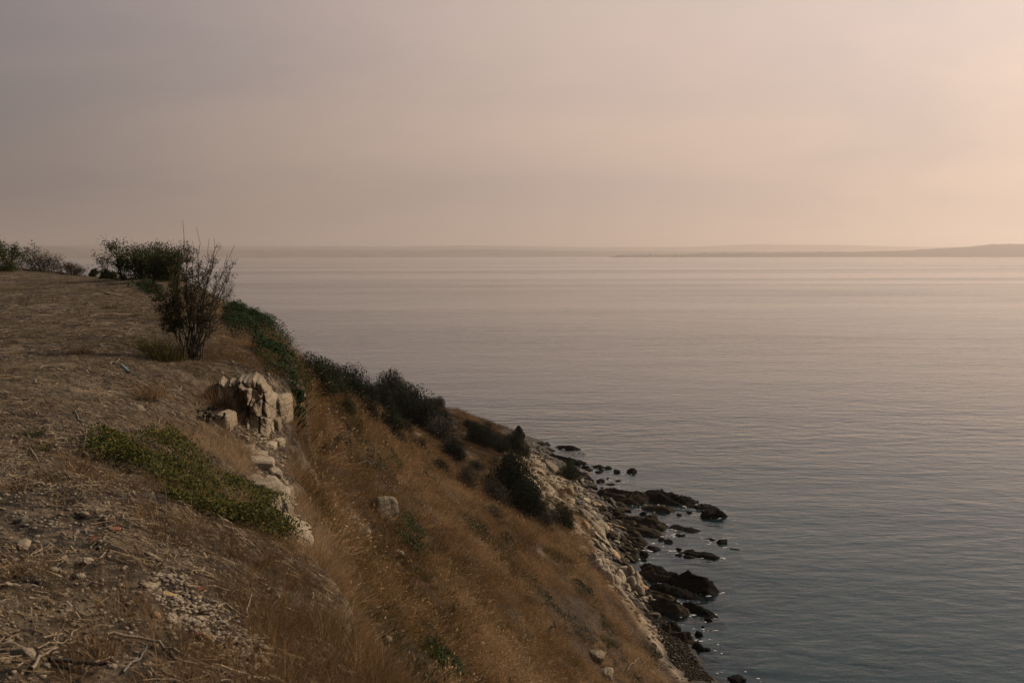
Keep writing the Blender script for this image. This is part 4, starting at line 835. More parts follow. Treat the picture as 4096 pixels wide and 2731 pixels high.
# slope, near half
x, y, rg = sample(60000, -9, 10, 10, 62, seed=3); sd = edge_sd(x, y); z = zat(x, y)
bare = fbm(x*.55, y*.4, 0, 91, 3)
m = in_view(x, y) & (sd > .35) & (z > 1.4) & (pale_at(x, y) < .35+.5*rg.random(len(x))) & (bare+.35*fbm(x*2.2, y*2.2, 0, 93, 2) > -.20) & (rg.random(len(x)) < np.where(y < 35, .8, .6))
x, y, z = x[m], y[m], z[m]; print('slope near', len(x))
scatter('slope_grass', 'rust-brown tall dry grass covering the steep slope', TALL, np.stack([x, y, z-.03], -1), normal_at(x, y), np.clip(np.exp(rg.normal(-.42, .42, len(x))), .25, 1.6)*(1+.4*fbm(x*.6, y*.6, 0, 14, 2)), np.clip(tint_of(x, y, 8, rg)+.08, 0, 1), .45, 3)
CL = [tuft_mesh('grass_clump', 600+i, 120, .55, .9, .009, 'dry_grass', 1.0, .45, .3) for i in range(3)]
x, y, rg = sample(3200, -9, 9, 12, 66, seed=31); sd = edge_sd(x, y); z = zat(x, y); m = in_view(x, y) & (sd > .5) & (z > 1.6) & (fbm(x*.5, y*.35, 0, 94, 3) > -.1); x, y, z = x[m], y[m], z[m]
scatter('slope_clumps', 'paler bushy grass clumps standing out of the slope grass', CL, np.stack([x, y, z-.04], -1), normal_at(x, y), rg.uniform(.5, 1.15, len(x)), np.clip(rg.normal(.62, .25, len(x)), 0, 1), .5, 31)
x, y, rg = sample(9000, -9, 9, 13, 70, seed=32); sd = edge_sd(x, y); z = zat(x, y); m = in_view(x, y) & (sd > .5) & (z > 1.6) & (fbm(x*.45, y*.3, 0, 95, 4) > .16); x, y, z = x[m], y[m], z[m]
scatter('slope_weeds', 'dull olive weeds mixed into the slope grass', WEED, np.stack([x, y, z-.02], -1), normal_at(x, y), rg.uniform(.8, 1.8, len(x)), rg.uniform(0, .5, len(x)), .5, 32)
# slope, far half up to the crest
x, y, rg = sample(30000, -34, 5, 55, 118, seed=4); sd = edge_sd(x, y); z = zat(x, y)
m = in_view(x, y) & (sd > .8) & (z > 1.1) & (pale_at(x, y) < .3+.5*rg.random(len(x))) & (fbm(x*.3, y*.2, 0, 92, 3) > -.30)
x, y, z = x[m], y[m], z[m]; print('slope far', len(x))
scatter('far_slope_grass', 'dull brown dry grass on the far slope around the shrubs', WIDE, np.stack([x, y, z-.03], -1), normal_at(x, y), rg.uniform(.4, .95, len(x)), np.clip(tint_of(x, y, 9, rg)-.26, 0, 1), .6, 4)
# plateau edge: tall orange grass spilling over the brink
x, y, rg = sample(44000, -12, 1.2, 3.2, 34, True, 5); sd = edge_sd(x, y); z = zat(x, y)
m = in_view(x, y) & (sd > -1.9+.9*fbm(x*.8, y*.8, 0, 15, 3)) & (sd < .75) & (rg.random(len(x)) < .75*sstep(-2.0, -.3, sd)*(.35+.9*sstep(-.35, .25, fbm(x*1.2, y*1.2, 0, 29, 3)))+.04) & (pale_at(x, y) < .8)
CRE = wpoly([(320, 1790), (620, 1750), (860, 1830), (1080, 2030), (1150, 2190), (900, 2130), (640, 1930), (470, 1900)])
RUB = wpoly([(560, 2330), (700, 2290), (860, 2400), (1010, 2530), (1100, 2640), (1020, 2700), (850, 2600), (700, 2500)])
BARE = wpoly([(-60, 2050), (60, 2010), (320, 2060), (450, 2120), (300, 2200), (0, 2180)])
OUT = wpoly([(900, 1560), (1100, 1500), (1140, 1800), (1180, 2020), (1250, 2200), (1120, 2180), (1010, 2010), (980, 1800)])
m &= ~(in_poly(x, y, CRE) & (rg.random(len(x)) < .6)) & ~in_poly(x, y, RUB) & ~(in_poly(x, y, OUT) & (rg.random(len(x)) < .85))
x, y, z = x[m], y[m], z[m]; print('edge', len(x))
FINE = [tuft_mesh('grass_tuft', 570+i, 44, .38, .36, .0042, 'dry_grass', .9, .42, .0) for i in range(2)]
scatter('brink_grass', 'orange-brown tangled dry grass along the cliff brink', MIDT+FINE, np.stack([x, y, z-.02], -1), normal_at(x, y), rg.uniform(.5, 1.15, len(x))*np.where(y < 9, .78, .95), np.clip(tint_of(x, y, 10, rg)+.20, 0, 1), .6, 5)
# plateau: short trodden straw
x, y, rg = sample(95000, -34, .5, 3.2, 62, True, 6); sd = edge_sd(x, y); z = zat(x, y)
m = in_view(x, y) & (sd < -.3) & (fbm(x*.9, y*.7, 0, 16, 4)+.2*fbm(x*.2, y*.2, 0, 17, 2) > -.16) & ~in_poly(x, y, RUB) & ~in_poly(x, y, BARE)
x, y, z = x[m], y[m], z[m]; print('plateau', len(x))
scatter('plateau_straw', 'short trodden straw on the cliff-top plateau', SHORT, np.stack([x, y, z-.01], -1), normal_at(x, y), rg.uniform(.5, 1.2, len(x))*np.clip(.65+.02*y, .65, 1.3), np.clip(.35+.5*fbm(x*.5, y*.5, 0, 18, 3)+rg.normal(0, .12, len(x)), 0, 1), .7, 6)
x, y, rg = sample(16000, -34, -1, 4, 62, True, 7); sd = edge_sd(x, y); z = zat(x, y)
m = in_view(x, y) & (sd < -.4) & (fbm(x*.7, y*.6, 0, 19, 3) > .10) & ~in_poly(x, y, RUB) & ~in_poly(x, y, BARE)
x, y, z = x[m], y[m], z[m]; print('plateau brown', len(x))
scatter('plateau_grass', 'low brown grass clumps dotted over the plateau', MIDT, np.stack([x, y, z-.01], -1), normal_at(x, y), rg.uniform(.25, .6, len(x))*np.clip(.7+.012*y, .7, 1.2), np.clip(tint_of(x, y, 12, rg), 0, 1), .7, 7)
# straw litter lying flat: thin bent strips
def litter(n, y0, y1, x0, x1, Lr, wr, mat, name, label, seed, bias=None):
    x, y, rg = sample(n, x0, x1, y0, y1, True, seed); sd = edge_sd(x, y); m = in_view(x, y) & (sd < -.05) & (fbm(x*1.1, y*1.1, 0, 61, 3) > -.25) & ~in_poly(x, y, BARE)
    x, y = x[m], y[m]; n = len(x); a = rg.normal(0, .9, n)+rg.integers(0, 2, n)*3.14; L = rg.uniform(*Lr, n)*np.clip(.7+.04*y, .7, 1.6); w = rg.uniform(*wr, n)*np.clip(.7+.05*y, .7, 2)
    bend = rg.normal(0, .5, n); P_ = []
    for k, t in enumerate((-.5, 0, .5)):
        px = x+np.cos(a+bend*t)*L*t; py = y+np.sin(a+bend*t)*L*t; pz = zat(px, py)+rg.uniform(.004, .03, n); sx, sy = -np.sin(a)*w*.5, np.cos(a)*w*.5
        P_ += [np.stack([px-sx, py-sy, pz], -1), np.stack([px+sx, py+sy, pz+w*.4], -1)]
    mat = 'single_'+mat; V = np.stack(P_, 1).reshape(-1, 3); b = np.arange(n)[:, None]*6; Fq = np.concatenate([b+np.array([[0, 1, 3, 2]]), b+np.array([[2, 3, 5, 4]])])
    o = obj(name, mesh_np(name, V, Fq, mat)); return kind(o, 'stuff', label)
litter(60000, 3.2, 45, -14, .3, (.05, .20), (.003, .009), 'straw', 'straw_litter', 'grey straw and stalk litter scattered on bare soil', 8)
litter(26000, 3.2, 16, -7, .3, (.02, .08), (.003, .008), 'straw', 'chaff_litter', 'broken chips of dry stalk and bark on dark soil', 9)
# ------------------------------------------------------------------ things on the plateau
def big_tuft(u, v, hpx, label, mat_='dry_grass', n=190, spread=1.0, tint=None):
    p = hit(u, v); s = p[1]/F_PX; h = hpx*s
    me = tuft_mesh('blades', int(u*7+v), n, h, h*1.5*spread, .0036*max(1, p[1]/7), 'single_'+mat_, .9, .35, .0)
    o = obj('grass_tuft', me, None, (p[0], p[1], p[2]-.02)); return tag(o, label, 'grass tuft', 'single tufts on the plateau')
for a in [(480, 2450, 170, 'tall dark brown tuft left of the pale rubble', 'dry_grass', 260), (380, 2620, 130, 'brown grass tuft between the sticks at lower left', 'dry_grass', 220), (110, 2290, 120, 'brown grass tuft near the left edge below the bare patch', 'dry_grass', 220),
          (290, 1890, 90, 'pale tan tuft left of the yellow-green creeping shrub', 'dry_grass', 160), (60, 1960, 100, 'straw-coloured tuft at the left edge', 'dry_grass', 170), (640, 2110, 150, 'spindly tall tuft in front of the creeping shrub', 'dry_grass', 90), (1440, 2720, 210, 'dark bristling tuft at the bottom of the brink', 'dry_grass', 200), (1120, 2720, 170, 'brown bristling tuft at the bottom edge below the rubble', 'dry_grass', 200), (1300, 2580, 170, 'bushy rust tuft leaning over the brink', 'dry_grass', 220),
          (130, 1745, 60, 'grey-green tuft on the dark soil at left', 'green_weed', 200), (160, 1800, 50, 'olive cushion just below the grey-green tuft', 'olive_grass', 200), (660, 1440, 110, 'olive broom-like tuft at the foot of the half-bare shrub', 'olive_grass', 420), (610, 1400, 80, 'smaller olive tuft left of the broom-like tuft', 'olive_grass', 260), (440, 1240, 40, 'small olive tuft by the stony rise', 'olive_grass', 160), (330, 1420, 60, 'rust tuft on the middle of the plateau', 'dry_grass', 200), (590, 1590, 90, 'rust grass mound above the root tangle', 'dry_grass', 320), (880, 1620, 120, 'orange bush of dry stems against the rock face', 'dry_grass', 420), (560, 2060, 70, 'low tan tuft beside a half-buried stone', 'dry_grass', 150)]:
    big_tuft(*a)
# rocks of the cliff
def boxy_np(seed, p=.42, rough=.12, sub=4, bands=0.):
    rg = np.random.default_rng(seed); V, Fc = ICO[sub]; V = np.sign(V)*np.abs(V)**p; o = rg.uniform(0, 60, 3)
    q = V*1.3+o; q2 = V*3.7+o; V = V*(1+rough*1.3*fbm(q[:, 0], q[:, 1], q[:, 2], seed % 67, 4))[:, None]
    for c in range(3): V[:, c] += rough*.8*fbm(q2[:, 0]+c*9, q2[:, 1], q2[:, 2], seed % 59+c, 4, .66)
    if bands: V[:, :2] *= (1+bands*vnoise(0*V[:, 2]+o[0], 0*V[:, 2], V[:, 2]*4.5, seed))[:, None]
    return V, Fc
def angular_np(seed, p=.35, facets=9, rough=.10):
    rg = np.random.default_rng(seed); V, Fc = ICO[4]; V = np.sign(V)*np.abs(V)**p*.8; o = rg.uniform(0, 60, 3)
    for _ in range(facets):
        n = rg.normal(size=3)*np.array([1, 1, .8]); n /= np.linalg.norm(n); t = V@n-rg.uniform(.72, 1.05); V -= np.outer(np.maximum(t, 0)*.97, n)
    q = V*2+o; q2 = V*7+o; V = V*(1+rough*fbm(q[:, 0], q[:, 1], q[:, 2], seed % 67, 3))[:, None]
    for c in range(3): V[:, c] += rough*.7*fbm(q2[:, 0]+c*9, q2[:, 1], q2[:, 2], seed % 59+c, 4, .65)
    return V/.8, Fc
def cliff_block(parent, base, u, v, wpx, hpx, Y, dep, seed, name='block', mat='limestone', p=.45, rough=.16, bands=.1, rot=(0, 0, 0), rz=None):
    Y = min(Y, hit(u, v)[1]+dep*.22); c = P(u, v, Y); s = Y/F_PX; me = mesh_np('rock_block', *angular_np(seed, min(p, .42), 10, .12), mat, False)
    rot = tuple(r+random.uniform(-.06, .06) for r in rot)
    return obj(name, me, parent, c-base, rot, (wpx*s*.5, dep*.5, hpx*s*.5))
b0 = hit(1000, 1770); e = empty('rock_outcrop', b0); tag(e, 'tan eroded limestone face with a shadowed hollow under the creeper', 'rock outcrop')
def face_np(Wm, Hm, seed):
    rg = np.random.default_rng(seed); nx, nz_ = 150, 150; S_, T_ = np.meshgrid(np.linspace(-1, 1, nx), np.linspace(-.28, 1, nz_)); xx = S_*Wm*.5; zz = T_*Hm
    wx = xx+.05*fbm(xx*5, zz*5, 0, seed, 3); wz = zz+.05*fbm(xx*5, zz*5, 3, seed+1, 3)
    pts = np.stack([rg.uniform(-Wm*.6, Wm*.6, 46), rg.uniform(-.4*Hm, 1.1*Hm, 46)], -1); off = rg.normal(0, .065, 46)
    d = np.hypot((wx[..., None]-pts[:, 0])*1.5, wz[..., None]-pts[:, 1]); o = np.sort(d, -1); cell = off[np.argmin(d, -1)]
    out = .34*(1-np.abs(S_)**2.2)-.75*np.clip((np.abs(S_)-.78)/.22, 0, 1)**1.5+cell-.10*np.exp(-((o[..., 1]-o[..., 0])/.022)**2)
    hol = sstep(.22, .13, np.abs(S_-.02+.08*fbm(zz*3, xx*0, 0, 9, 2)))*sstep(.16, .26, T_)*sstep(.88, .78, T_); out = out-.15*hol
    bd = T_*Hm*9+1.2*fbm(xx*2, zz*2, 0, 12, 2); out = out+.035*np.sign(np.sin(bd))*np.abs(np.sin(bd))**.6*(.4+.6*vnoise(0*bd, np.floor(bd/3.14159), 0, 3))
    out = out+.11*fbm(xx*7, zz*5, 1, seed+4, 4, .66)+.06*(1-2*np.abs(fbm(xx*3.5, zz*1.2, 4, seed+5, 3)))-.18*(1-np.clip(T_, 0, 1))*0-.55*np.clip((T_-.93)/.07, 0, 1)**2+.30*np.clip(.3-T_, 0, 1)
    zz = zz-.38*np.clip((np.abs(S_)-.6)/.4, 0, 1)**2*np.clip(T_, 0, 1)+.14*fbm(xx*4, 0*xx, 2, seed+7, 3)*np.clip(T_, 0, 1)+.05*fbm(xx*11, zz*3, 2, seed+8, 3)*np.clip(T_, 0, 1)
    V = np.stack([xx+.03*fbm(xx*6, zz*6, 8, seed, 2), -out, zz], -1).reshape(-1, 3); i = np.arange(nx*nz_).reshape(nz_, nx)
    return V, np.stack([i[:-1, :-1], i[:-1, 1:], i[1:, 1:], i[1:, :-1]], -1).reshape(-1, 4)
fc = P(1008, 1765, 17.75); obj('face', mesh_np('face', *face_np(1.0, 1.2, 77), 'face_stone', False), e, fc-b0+np.array([.02, -.62, .02]), (0, 0, .16))
face = [(1125, 1640, 70, 130, 18.8, .7, 605, 'block', 'shore_stone'), (1108, 1705, 34, 70, 18.3, .3, 606, 'block', 'shore_stone'), (1112, 1775, 44, 50, 18.4, .4, 608, 'block', 'shore_stone'), (900, 1700, 70, 110, 17.6, .7, 609, 'block', 'shore_stone'), (1075, 1785, 60, 40, 17.0, .5, 610, 'block', 'limestone')]
for a in face:
    cliff_block(e, b0, *a)
b0 = hit(1070, 1990); e = empty('rock_outcrop', b0); tag(e, 'stack of pale limestone blocks under the rock face, beside the creeping shrub', 'rock outcrop')
for a in [(1042, 1868, 110, 80, 15.4, .5, 621, 'slab', 'limestone', .32, .08, .03, (.1, .12, .25)), (1092, 1905, 56, 66, 15.3, .4, 622, 'slab', 'limestone', .36, .1, .03, (.1, .3, .5)), (1060, 1955, 130, 70, 14.9, .6, 623, 'block', 'limestone', .5, .16, .1), (1110, 2000, 90, 100, 14.6, .5, 624, 'block', 'limestone', .5, .2, .14), (1060, 2030, 110, 80, 14.2, .5, 625, 'block', 'shore_stone', .5, .2, .1), (1140, 2050, 60, 90, 14.4, .4, 626, 'block', 'shore_stone', .5, .2, .1), (1020, 1825, 90, 40, 15.8, .5, 627, 'crust', 'shore_stone', .5, .25, .1), (985, 1800, 60, 40, 16, .4, 628, 'crust', 'limestone', .7, .35, .1), (1075, 1925, 60, 36, 15, .4, 629, 'block', 'limestone', .45, .2, .05), (1020, 1925, 60, 44, 14.6, .4, 630, 'block', 'limestone', .5, .2, .05), (1085, 2060, 70, 60, 14, .4, 634, 'block', 'limestone', .5, .22, .1), (1120, 2085, 60, 50, 13.6, .4, 635, 'block', 'shore_stone', .5, .25, .1), (1150, 1985, 40, 70, 14.8, .4, 636, 'block', 'shore_stone', .5, .2, .1)]:
    cliff_block(e, b0, *a)
b0 = hit(1180, 2160); e = empty('rock_slab', b0); tag(e, 'whitish sloping slab at the brink above the orange grass', 'rock outcrop')
cliff_block(e, b0, 1176, 2118, 130, 70, 11.3, .5, 631, 'slab', 'limestone', .45, .12, .03, (.1, .62, .3)); cliff_block(e, b0, 1200, 2165, 100, 70, 11.0, .4, 632, 'slab', 'limestone', .5, .16, .05, (.1, .6, .3)); cliff_block(e, b0, 1145, 2140, 60, 60, 11.2, .35, 633, 'block', 'limestone', .5, .25, .05, (0, .5, .2))
for u, v, w, h, seed, mat, lab in [(1245, 1935, 66, 70, 641, 'limestone', 'pale rounded boulder poking from the grass right of the block stack'), (1530, 2080, 130, 130, 642, 'face_stone', 'brown leaning rock on the mid slope beside a green creeper'), (1415, 2115, 60, 100, 643, 'shore_stone', 'pale worn rock left of the brown leaning rock'), (1450, 2155, 60, 70, 644, 'shore_stone', 'small pillar of rock below the pale worn rock'), (1600, 2485, 76, 100, 645, 'grey_stone', 'grey boulder half hidden in grass below the brink'),
        (1715, 2555, 70, 80, 646, 'grey_stone', 'rounded grey boulder lower right of its twin'), (1380, 2545, 60, 60, 647, 'limestone', 'pale stone showing through the brink grass'), (1545, 2575, 50, 46, 648, 'limestone', 'small pale stone in grass under the grey boulder'), (1590, 2230, 70, 40, 649, 'shore_stone', 'flat tan rock below the narrow hanging creeper'), (1660, 1745, 50, 24, 650, 'shore_stone', 'pale rock scar among the dark slope shrubs'), (1480, 1690, 60, 30, 651, 'shore_stone', 'pale rubble scar under the small dark dome'), (2430, 2715, 80, 50, 652, 'limestone', 'pale slab breaking the slope at the bottom edge'), (2390, 2640, 90, 50, 653, 'shore_stone', 'bare rocky scar low on the grass slope')]:
    p = hit(u, v); s = p[1]/F_PX; o = obj('boulder', mesh_np('boulder', *rock_np(seed, 4, 9, .22), mat, False), None, (p[0], p[1]+w*s*.2, p[2]+h*s*.25), (random.uniform(-.2, .2), random.uniform(-.1, .3), random.uniform(0, 1)), (w*s*.5, w*s*.45, h*s*.5)); tag(o, lab, 'rock')
# foreground stones
def fstone(u, v, wpx, mat, label, group=None, asp=(1, .8, .6), name='stone', sub=3):
    p = hit(u, v); s = p[1]/F_PX; return place_stone(p, wpx*s*.5, mat, 400+int(u+v) % 13, label, group, asp, None, name, .25, 'stone', .3, sub, 6, .12)
for a in [(90, 2630, 100, 'limestone', 'large pale stone with dark hollow beneath at lower left', None, (1.1, .9, .8)), (85, 2085, 70, 'grey_stone', 'dark smooth stone in the bare patch at left', None, (1.2, .8, .5)), (95, 2185, 70, 'pebble', 'tan lumpy stone below the bare patch'), (222, 2285, 50, 'limestone', 'pale stone left of the bone-white cluster'), (350, 2250, 60, 'limestone', 'bone-white forked stone in the left foreground'), (318, 2310, 50, 'limestone', 'flat white stone below the forked one'),
          (335, 2060, 50, 'pebble', 'half-buried round stone above the terracotta shard'), (600, 2345, 60, 'limestone', 'long pale stone at the top of the rubble', None, (1.7, .6, .5)), (620, 2240, 60, 'pebble', 'narrow stone ridge in the soil above the rubble', None, (1.9, .6, .5)), (800, 2480, 60, 'limestone', 'squarish white stone in the middle of the rubble', None, (1.1, .9, .5)), (820, 2550, 64, 'ochre_stone', 'ochre stone with a reddish side in the rubble'), (1010, 2640, 56, 'limestone', 'upright pale stone at the lower end of the rubble', None, (.8, .7, 1.1)), (1055, 2600, 60, 'limestone', 'round pale stone near the lower end of the rubble'), (1060, 2650, 40, 'limestone', 'small white stone beside the upright pale stone'),
          (725, 2450, 55, 'limestone', 'pale stone at the left of the rubble heap'), (625, 2465, 50, 'ochre_stone', 'pointed tan stone left of the rubble heap'), (730, 2480, 48, 'pebble', 'tan stone touching the pale one in the rubble heap'), (775, 2430, 40, 'pebble', 'rounded tan stone on top of the rubble heap'), (30, 2340, 40, 'pebble', 'tan stone by the left edge'), (475, 1580, 40, 'grey_stone', 'small grey slab on the plateau above the creeping shrub', None, (1.3, .8, .35)), (455, 1180, 46, 'limestone', 'flat pale stone in the stony patch on the plateau', None, (1.6, .9, .25)), (560, 1640, 50, 'pebble', 'pale earth clod left of the root tangle')]:
    fstone(*a)
xs = [p[0] for p in RUB]; ys = [p[1] for p in RUB]; cnt = 0
while cnt < 75:
    x, y = random.uniform(min(xs), max(xs)), random.uniform(min(ys), max(ys))
    if not in_poly(np.array([x]), np.array([y]), RUB)[0]: continue
    cnt += 1; place_stone((x, y, zat(x, y)[0]), random.choice((.012, .016, .02, .026, .034)), random.choice(('limestone', 'pebble', 'pebble', 'limestone', 'ochre_stone')), 400+random.randrange(13), 'loose %s stone in the %s of the rubble streak' % (random.choice(('flat', 'rounded', 'chipped', 'pointed')), 'upper part' if y > 5.6 else 'middle' if y > 5 else 'lower part'), 'loose stones of the rubble streak', None, None, 'stone', .2, 'stone', .4, 2, 6, .12)
# pebbles too many and small to pick apart
x, y, rg = sample(2600, -10, .2, 3.2, 22, True, 33); m = in_view(x, y) & (edge_sd(x, y) < -.1) & (fbm(x*.8, y*.8, 0, 35, 3) > -.05); x, y = x[m], y[m]; its = []
for a, b in zip(x, y):
    V, Fc = ICO[1]; r = random.choice((.006, .008, .012, .018)); its.append((V*np.array([1.2, .9, .6])*r*rg.uniform(.7, 1.25, (len(V), 1))+np.array([a, b, zat(a, b)[0]]), Fc))
kind(obj('gravel', joined('gravel', its, 'pebble')), 'stuff', 'scattered small gravel on the plateau soil')
# angular scree: too much of it to pick apart
def scree(name, label, poly, n, rr, mat, seed, zmin=-.1):
    rg = np.random.default_rng(seed); X = [p[0] for p in poly]; Y = [p[1] for p in poly]; x = rg.uniform(min(X), max(X), n*4); y = rg.uniform(min(Y), max(Y), n*4); m = in_poly(x, y, poly) & (zat(x, y) > zmin); x, y = x[m][:n], y[m][:n]; z = zat(x, y); its = []
    for a, b, c in zip(x, y, z):
        V, Fc = ICO[1]; V = V.copy(); r = rr[0]*(rr[1]/rr[0])**rg.random()
        for _ in range(4):
            q = rg.normal(size=3); q /= np.linalg.norm(q); t = V@q-rg.uniform(.35, .7); V -= np.outer(np.maximum(t, 0), q)
        t = rg.uniform(0, 6.28); M = np.array([[math.cos(t), -math.sin(t), 0], [math.sin(t), math.cos(t), 0], [0, 0, 1]]); its.append(((V*np.array([1.3, .9, .6])*r)@M.T+np.array([a, b, c+r*.15]), Fc))
    return kind(obj(name, joined(name, its, mat)), 'stuff', label)
scree('shore_rubble', 'broken brown rubble filling the gaps of the boulder bank', ROCKPOLY, 1500, (.08, .26), 'grey_stone', 41); scree('bank_scree', 'tan scree scattered on the pale bank', BANK, 1300, (.05, .2), 'shore_stone', 42, .8)
scree('cove_shingle', 'wet dark shingle along the waterline', wpoly([(2560, 2300), (2640, 2420), (2700, 2480), (2760, 2600), (2860, 2725), (2760, 2725), (2660, 2600), (2600, 2480), (2520, 2380)]), 2200, (.03, .12), 'tidal_rock', 43)
scree('rubble_grit', 'pale gritty rubble between the loose foreground stones', RUB, 700, (.006, .022), 'pebble', 44); scree('soil_clods', 'crumbled clods and chips on the foreground soil', wpoly([(-40, 2728), (-40, 1700), (500, 1720), (620, 2000), (1000, 2450), (1100, 2728)]), 2600, (.006, .024), 'pebble', 45)
scree('outcrop_debris', 'crumbled limestone debris below the rock face', OUT, 1100, (.012, .06), 'shore_stone', 46)
scree('point_rubble', 'brown rubble on the low tip of the point', wpoly([(2030, 1735), (2090, 1745), (2170, 1792), (2270, 1870), (2230, 1880), (2150, 1830), (2080, 1790)]), 900, (.1, .38), 'grey_stone', 47)
# sun glints on the ripples round the rocks, modelled as white flecks
rg = np.random.default_rng(55); fl = []
for o in [o for o in bpy.data.objects if o.name.split('.')[0] in ('sea_rock', 'rock_ledge')]:
    dx = max(o.dimensions.x, .5); dy = max(o.dimensions.y, .5); a0 = o.rotation_euler.z
    for k in range(int(3+dx*2)):
        t = rg.uniform(0, 6.283); ex = math.cos(t)*dx*.5*rg.uniform(.85, 1.15); ey = math.sin(t)*dy*.5*rg.uniform(.85, 1.15); c = np.array([o.location.x+ex*math.cos(a0)-ey*math.sin(a0), o.location.y+ex*math.sin(a0)+ey*math.cos(a0), .02])
        if zat(c[0], c[1])[0] > -.1: continue
        n = 7; an = np.linspace(0, 6.283, n, endpoint=False); r = rg.uniform(.02, .07)*rg.uniform(.4, 1.3, n); V = np.concatenate([np.stack([r*np.cos(an)*rg.uniform(1, 3), r*np.sin(an), 0*an], -1), [[0, 0, .03]]])+c; fl.append((V, np.array([[i, (i+1) % n, n] for i in range(n)])))
kind(obj('foam', joined('foam', fl, 'white_plaster')), 'stuff', 'small white flecks standing in for sun glints around the sea rocks')
# terracotta shards: flat broken tile pieces
def shard(u, v, wpx, seed, label, mat='terracotta', rot=(.5, 0, 0), thick=.012):
    p = hit(u, v); s = p[1]/F_PX; rg = np.random.default_rng(seed); n = 5; a = np.sort(rg.uniform(0, 6.283, n)); r = wpx*s*.5*rg.uniform(.7, 1.1, n)
    V = np.array([(r[i]*math.cos(a[i]), r[i]*math.sin(a[i])*.6, z) for z in (0, thick) for i in range(n)]); Fc = [tuple(range(n))[::-1], tuple(range(n, 2*n))]+[(i, (i+1) % n, n+(i+1) % n, n+i) for i in range(n)]
    return tag(obj('tile_shard', mesh_np('tile_shard', V, Fc, mat), None, p+np.array([0, 0, .012]), rot), label, 'tile shard', 'broken tile pieces in the foreground')
shard(465, 2127, 56, 1, 'pink terracotta shard lying in the soil below the creeping shrub'); shard(370, 2158, 40, 2, 'upright reddish shard left of the pink one', rot=(1.2, .3, .4)); shard(800, 2362, 60, 3, 'orange brick shard at the edge of the orange grass', rot=(.6, .3, -.4)); shard(790, 2545, 40, 4, 'small red shard in the pale rubble', rot=(.9, 0, .3)); shard(775, 1745, 26, 5, 'reddish shard beside the root tangle', rot=(.8, .2, .2))
shard(825, 2455, 50, 6, 'flat cream tile piece on the rubble', 'limestone', (.3, 0, .2))
# sticks and dead wood
def stick(uvs, r0, r1, mat, label, name='stick', lift=.015, twigs=0, seed=1, cat='stick', group='dead sticks lying about', rise=None):
    rg = np.random.default_rng(seed); pts = [hit(u, v) for u, v in uvs]; k = []
    for a, b in zip(pts[:-1], pts[1:]):
        for t in np.linspace(0, 1, 5)[:-1]: k.append(a*(1-t)+b*t)
    k.append(pts[-1]); k = np.array(k); k[:, 2] = zat(k[:, 0], k[:, 1])+lift+r0
    if rise is not None: k[:, 2] = np.maximum(k[:, 2], k[:, 2])+np.interp(np.linspace(0, 1, len(k)), np.linspace(0, 1, len(rise)), rise)
    k += rg.normal(0, r0*.5, k.shape); c = k.mean(0); e = empty(name, c); tag(e, label, cat, group)
    sh = obj('shaft', joined('shaft', [tube_np(k-c, r0, r1, 6)], mat), e)
    for j in range(twigs):
        i = rg.integers(len(k)//3, len(k)); d = (k[min(i+1, len(k)-1)]-k[i-1]); L = np.linalg.norm(k[-1]-k[0])*rg.uniform(.2, .45); d = d/np.linalg.norm(d)+rg.normal(0, .6, 3)+np.array([0, 0, .3])
        obj('twig', joined('twig', [tube_np(branch_path(rg, k[i]-c, d, L, 6, .2, .0), r1*.9, r1*.25, 4)], mat), sh)
    return e
stick([(430, 2555), (560, 2568), (640, 2590), (740, 2640), (800, 2655)], .009, .004, 'straw_stick', 'long pale stick across the lower foreground', twigs=2, seed=2)
stick([(195, 2655), (300, 2668), (420, 2690)], .013, .008, 'dark_bark', 'dark straight stick right of the large pale stone', seed=3)
stick([(130, 2700), (165, 2640), (220, 2610), (280, 2575), (310, 2530)], .009, .003, 'straw_stick', 'curved pale root beside the large pale stone', twigs=2, seed=4)
stick([(330, 2680), (390, 2665), (440, 2640)], .007, .003, 'straw_stick', 'short pale twig under the brown tuft', seed=5)
stick([(230, 2440), (275, 2428)], .006, .003, 'straw_stick', 'small pale twig in the left foreground', seed=6)
stick([(870, 2440), (905, 2425), (960, 2470), (985, 2480)], .006, .003, 'straw_stick', 'bleached bent twig right of the rubble', twigs=1, seed=7)
stick([(985, 2470), (1010, 2430)], .006, .003, 'straw_stick', 'bright upright twig at the edge of the rubble', seed=17, rise=(0, .06))
stick([(500, 2700), (560, 2650), (590, 2600)], .006, .002, 'grey_bark', 'forked grey twig below the long pale stick', twigs=3, seed=8)
stick([(300, 1650), (325, 1700), (340, 1690)], .011, .006, 'grey_bark', 'grey wood splinter on the dark soil', seed=9)
stick([(335, 1800), (350, 1765), (400, 1740), (440, 1752)], .006, .003, 'straw_stick', 'looped pale stems at the left tip of the creeping shrub', twigs=3, seed=10, rise=(0, .12, .1, 0))
stick([(120, 1805), (150, 1850), (165, 1860)], .008, .004, 'straw_stick', 'pale bent stalk on the soil at left', twigs=1, seed=11)
stick([(1200, 2560), (1260, 2570), (1360, 2580)], .007, .004, 'straw_stick', 'pale stalk in the grass at the bottom of the brink', seed=12)
stick([(1290, 1830), (1330, 1838), (1370, 1822), (1392, 1818), (1400, 1840), (1405, 1870)], .075, .04, 'black_wood', 'black charred log bent over in the slope grass', 'fallen_log', .02, 2, 13, 'log', None, (.15, .2, .45, .6, .4, .1))
stick([(1430, 1880), (1500, 1900), (1560, 1950)], .03, .01, 'dark_bark', 'dead branch below the charred log', 'dead_branch', .05, 6, 14, 'branch', 'dead branches on the slope', (.1, .3, .2))
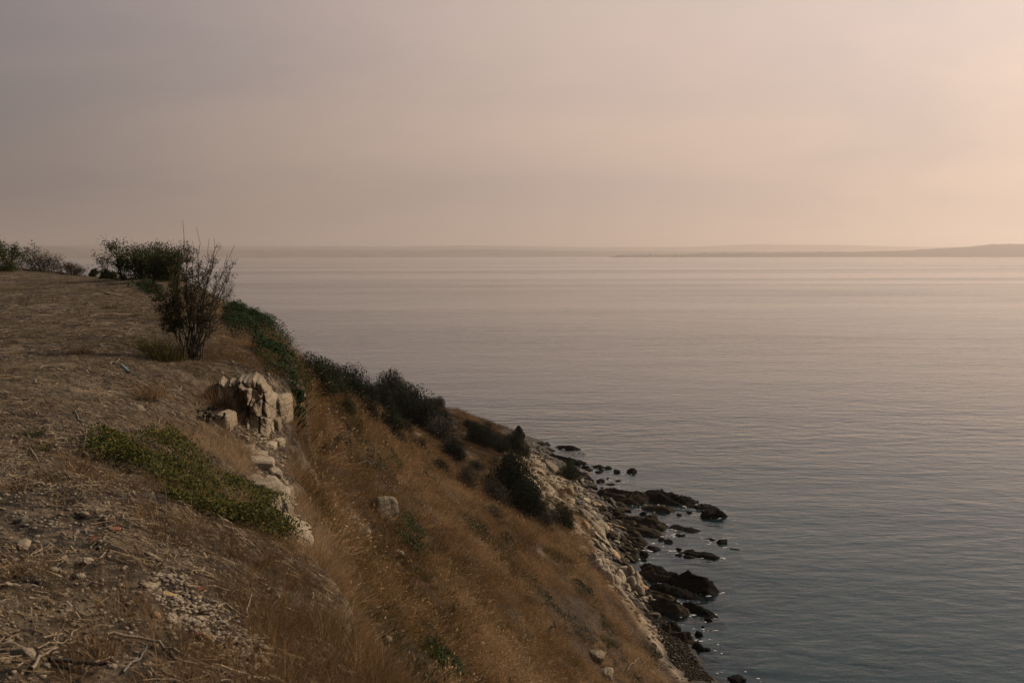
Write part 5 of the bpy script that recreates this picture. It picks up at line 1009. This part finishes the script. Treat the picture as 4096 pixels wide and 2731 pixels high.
stick([(1645, 1915), (1690, 1930), (1740, 1960), (1755, 1995)], .035, .012, 'dark_bark', 'forked dead branch lying alone on the open slope', 'dead_branch', .05, 7, 15, 'branch', 'dead branches on the slope', (.1, .45, .35, .1))
stick([(2510, 2700), (2560, 2670), (2620, 2720)], .03, .01, 'grey_bark', 'bleached dead branch low on the grass slope', 'dead_branch', .05, 6, 16, 'branch', 'dead branches on the slope', (.1, .35, .1))
stick([(2195, 2560), (2215, 2535), (2230, 2565)], .05, .02, 'black_wood', 'small black stump in the long grass slope', 'stump', .02, 3, 18, 'stump', None, (0, .4, .1))
# root tangle
c = hit(830, 1690); e = empty('root_tangle', c); tag(e, 'dark tangle of exposed roots left of the rock face', 'roots'); rg = np.random.default_rng(71)
for k in range(26):
    a = np.array([rg.normal(0, .14), rg.normal(0, .1), rg.uniform(.0, .28)]); d = rg.normal(size=3); d[2] = -abs(d[2])*.6
    obj('root', joined('root', [tube_np(branch_path(rg, a, d, rg.uniform(.18, .42), 7, .45, 0), rg.uniform(.006, .02), .003, 5)], 'dark_bark'), e)
# litter of people: a length of bluish pipe
pa, pb = hit(487, 1468), hit(518, 1496); pm = (pa+pb)/2; e = empty('plastic_pipe', pm+np.array([0, 0, .03])); tag(e, 'short bluish plastic pipe lying on the plateau', 'pipe')
obj('tube', joined('tube', [tube_np(np.array([pa-pm, (pa-pm)*.3, (pb-pm)*.3, pb-pm]), .02, .02, 10)], 'blue_plastic'), e)
obj('collar', joined('collar', [tube_np(np.array([(pa-pm)*1.02, (pa-pm)*.8]), .026, .026, 10)], 'blue_plastic'), e)

# ------------------------------------------------------------------ labels shared by look-alikes: tell them apart by their order in view
ORD = 'first second third fourth fifth sixth seventh eighth ninth tenth eleventh twelfth thirteenth fourteenth fifteenth sixteenth'.split()
bpy.context.view_layer.update(); by = {}
for o in bpy.data.objects:
    if o.parent is None and o.get('category') and o.get('label'): by.setdefault(o['label'], []).append(o)
def col_of(o):
    d = np.array(o.matrix_world.translation)-CAMP; return (d@RIGHT)/(d@fwd)
for lab, os_ in by.items():
    if 1 < len(os_) <= 16:
        for i, o in enumerate(sorted(os_, key=col_of)): o['label'] = lab+', '+('leftmost' if i == 0 else 'rightmost' if i == len(os_)-1 else ORD[i]+' from left')
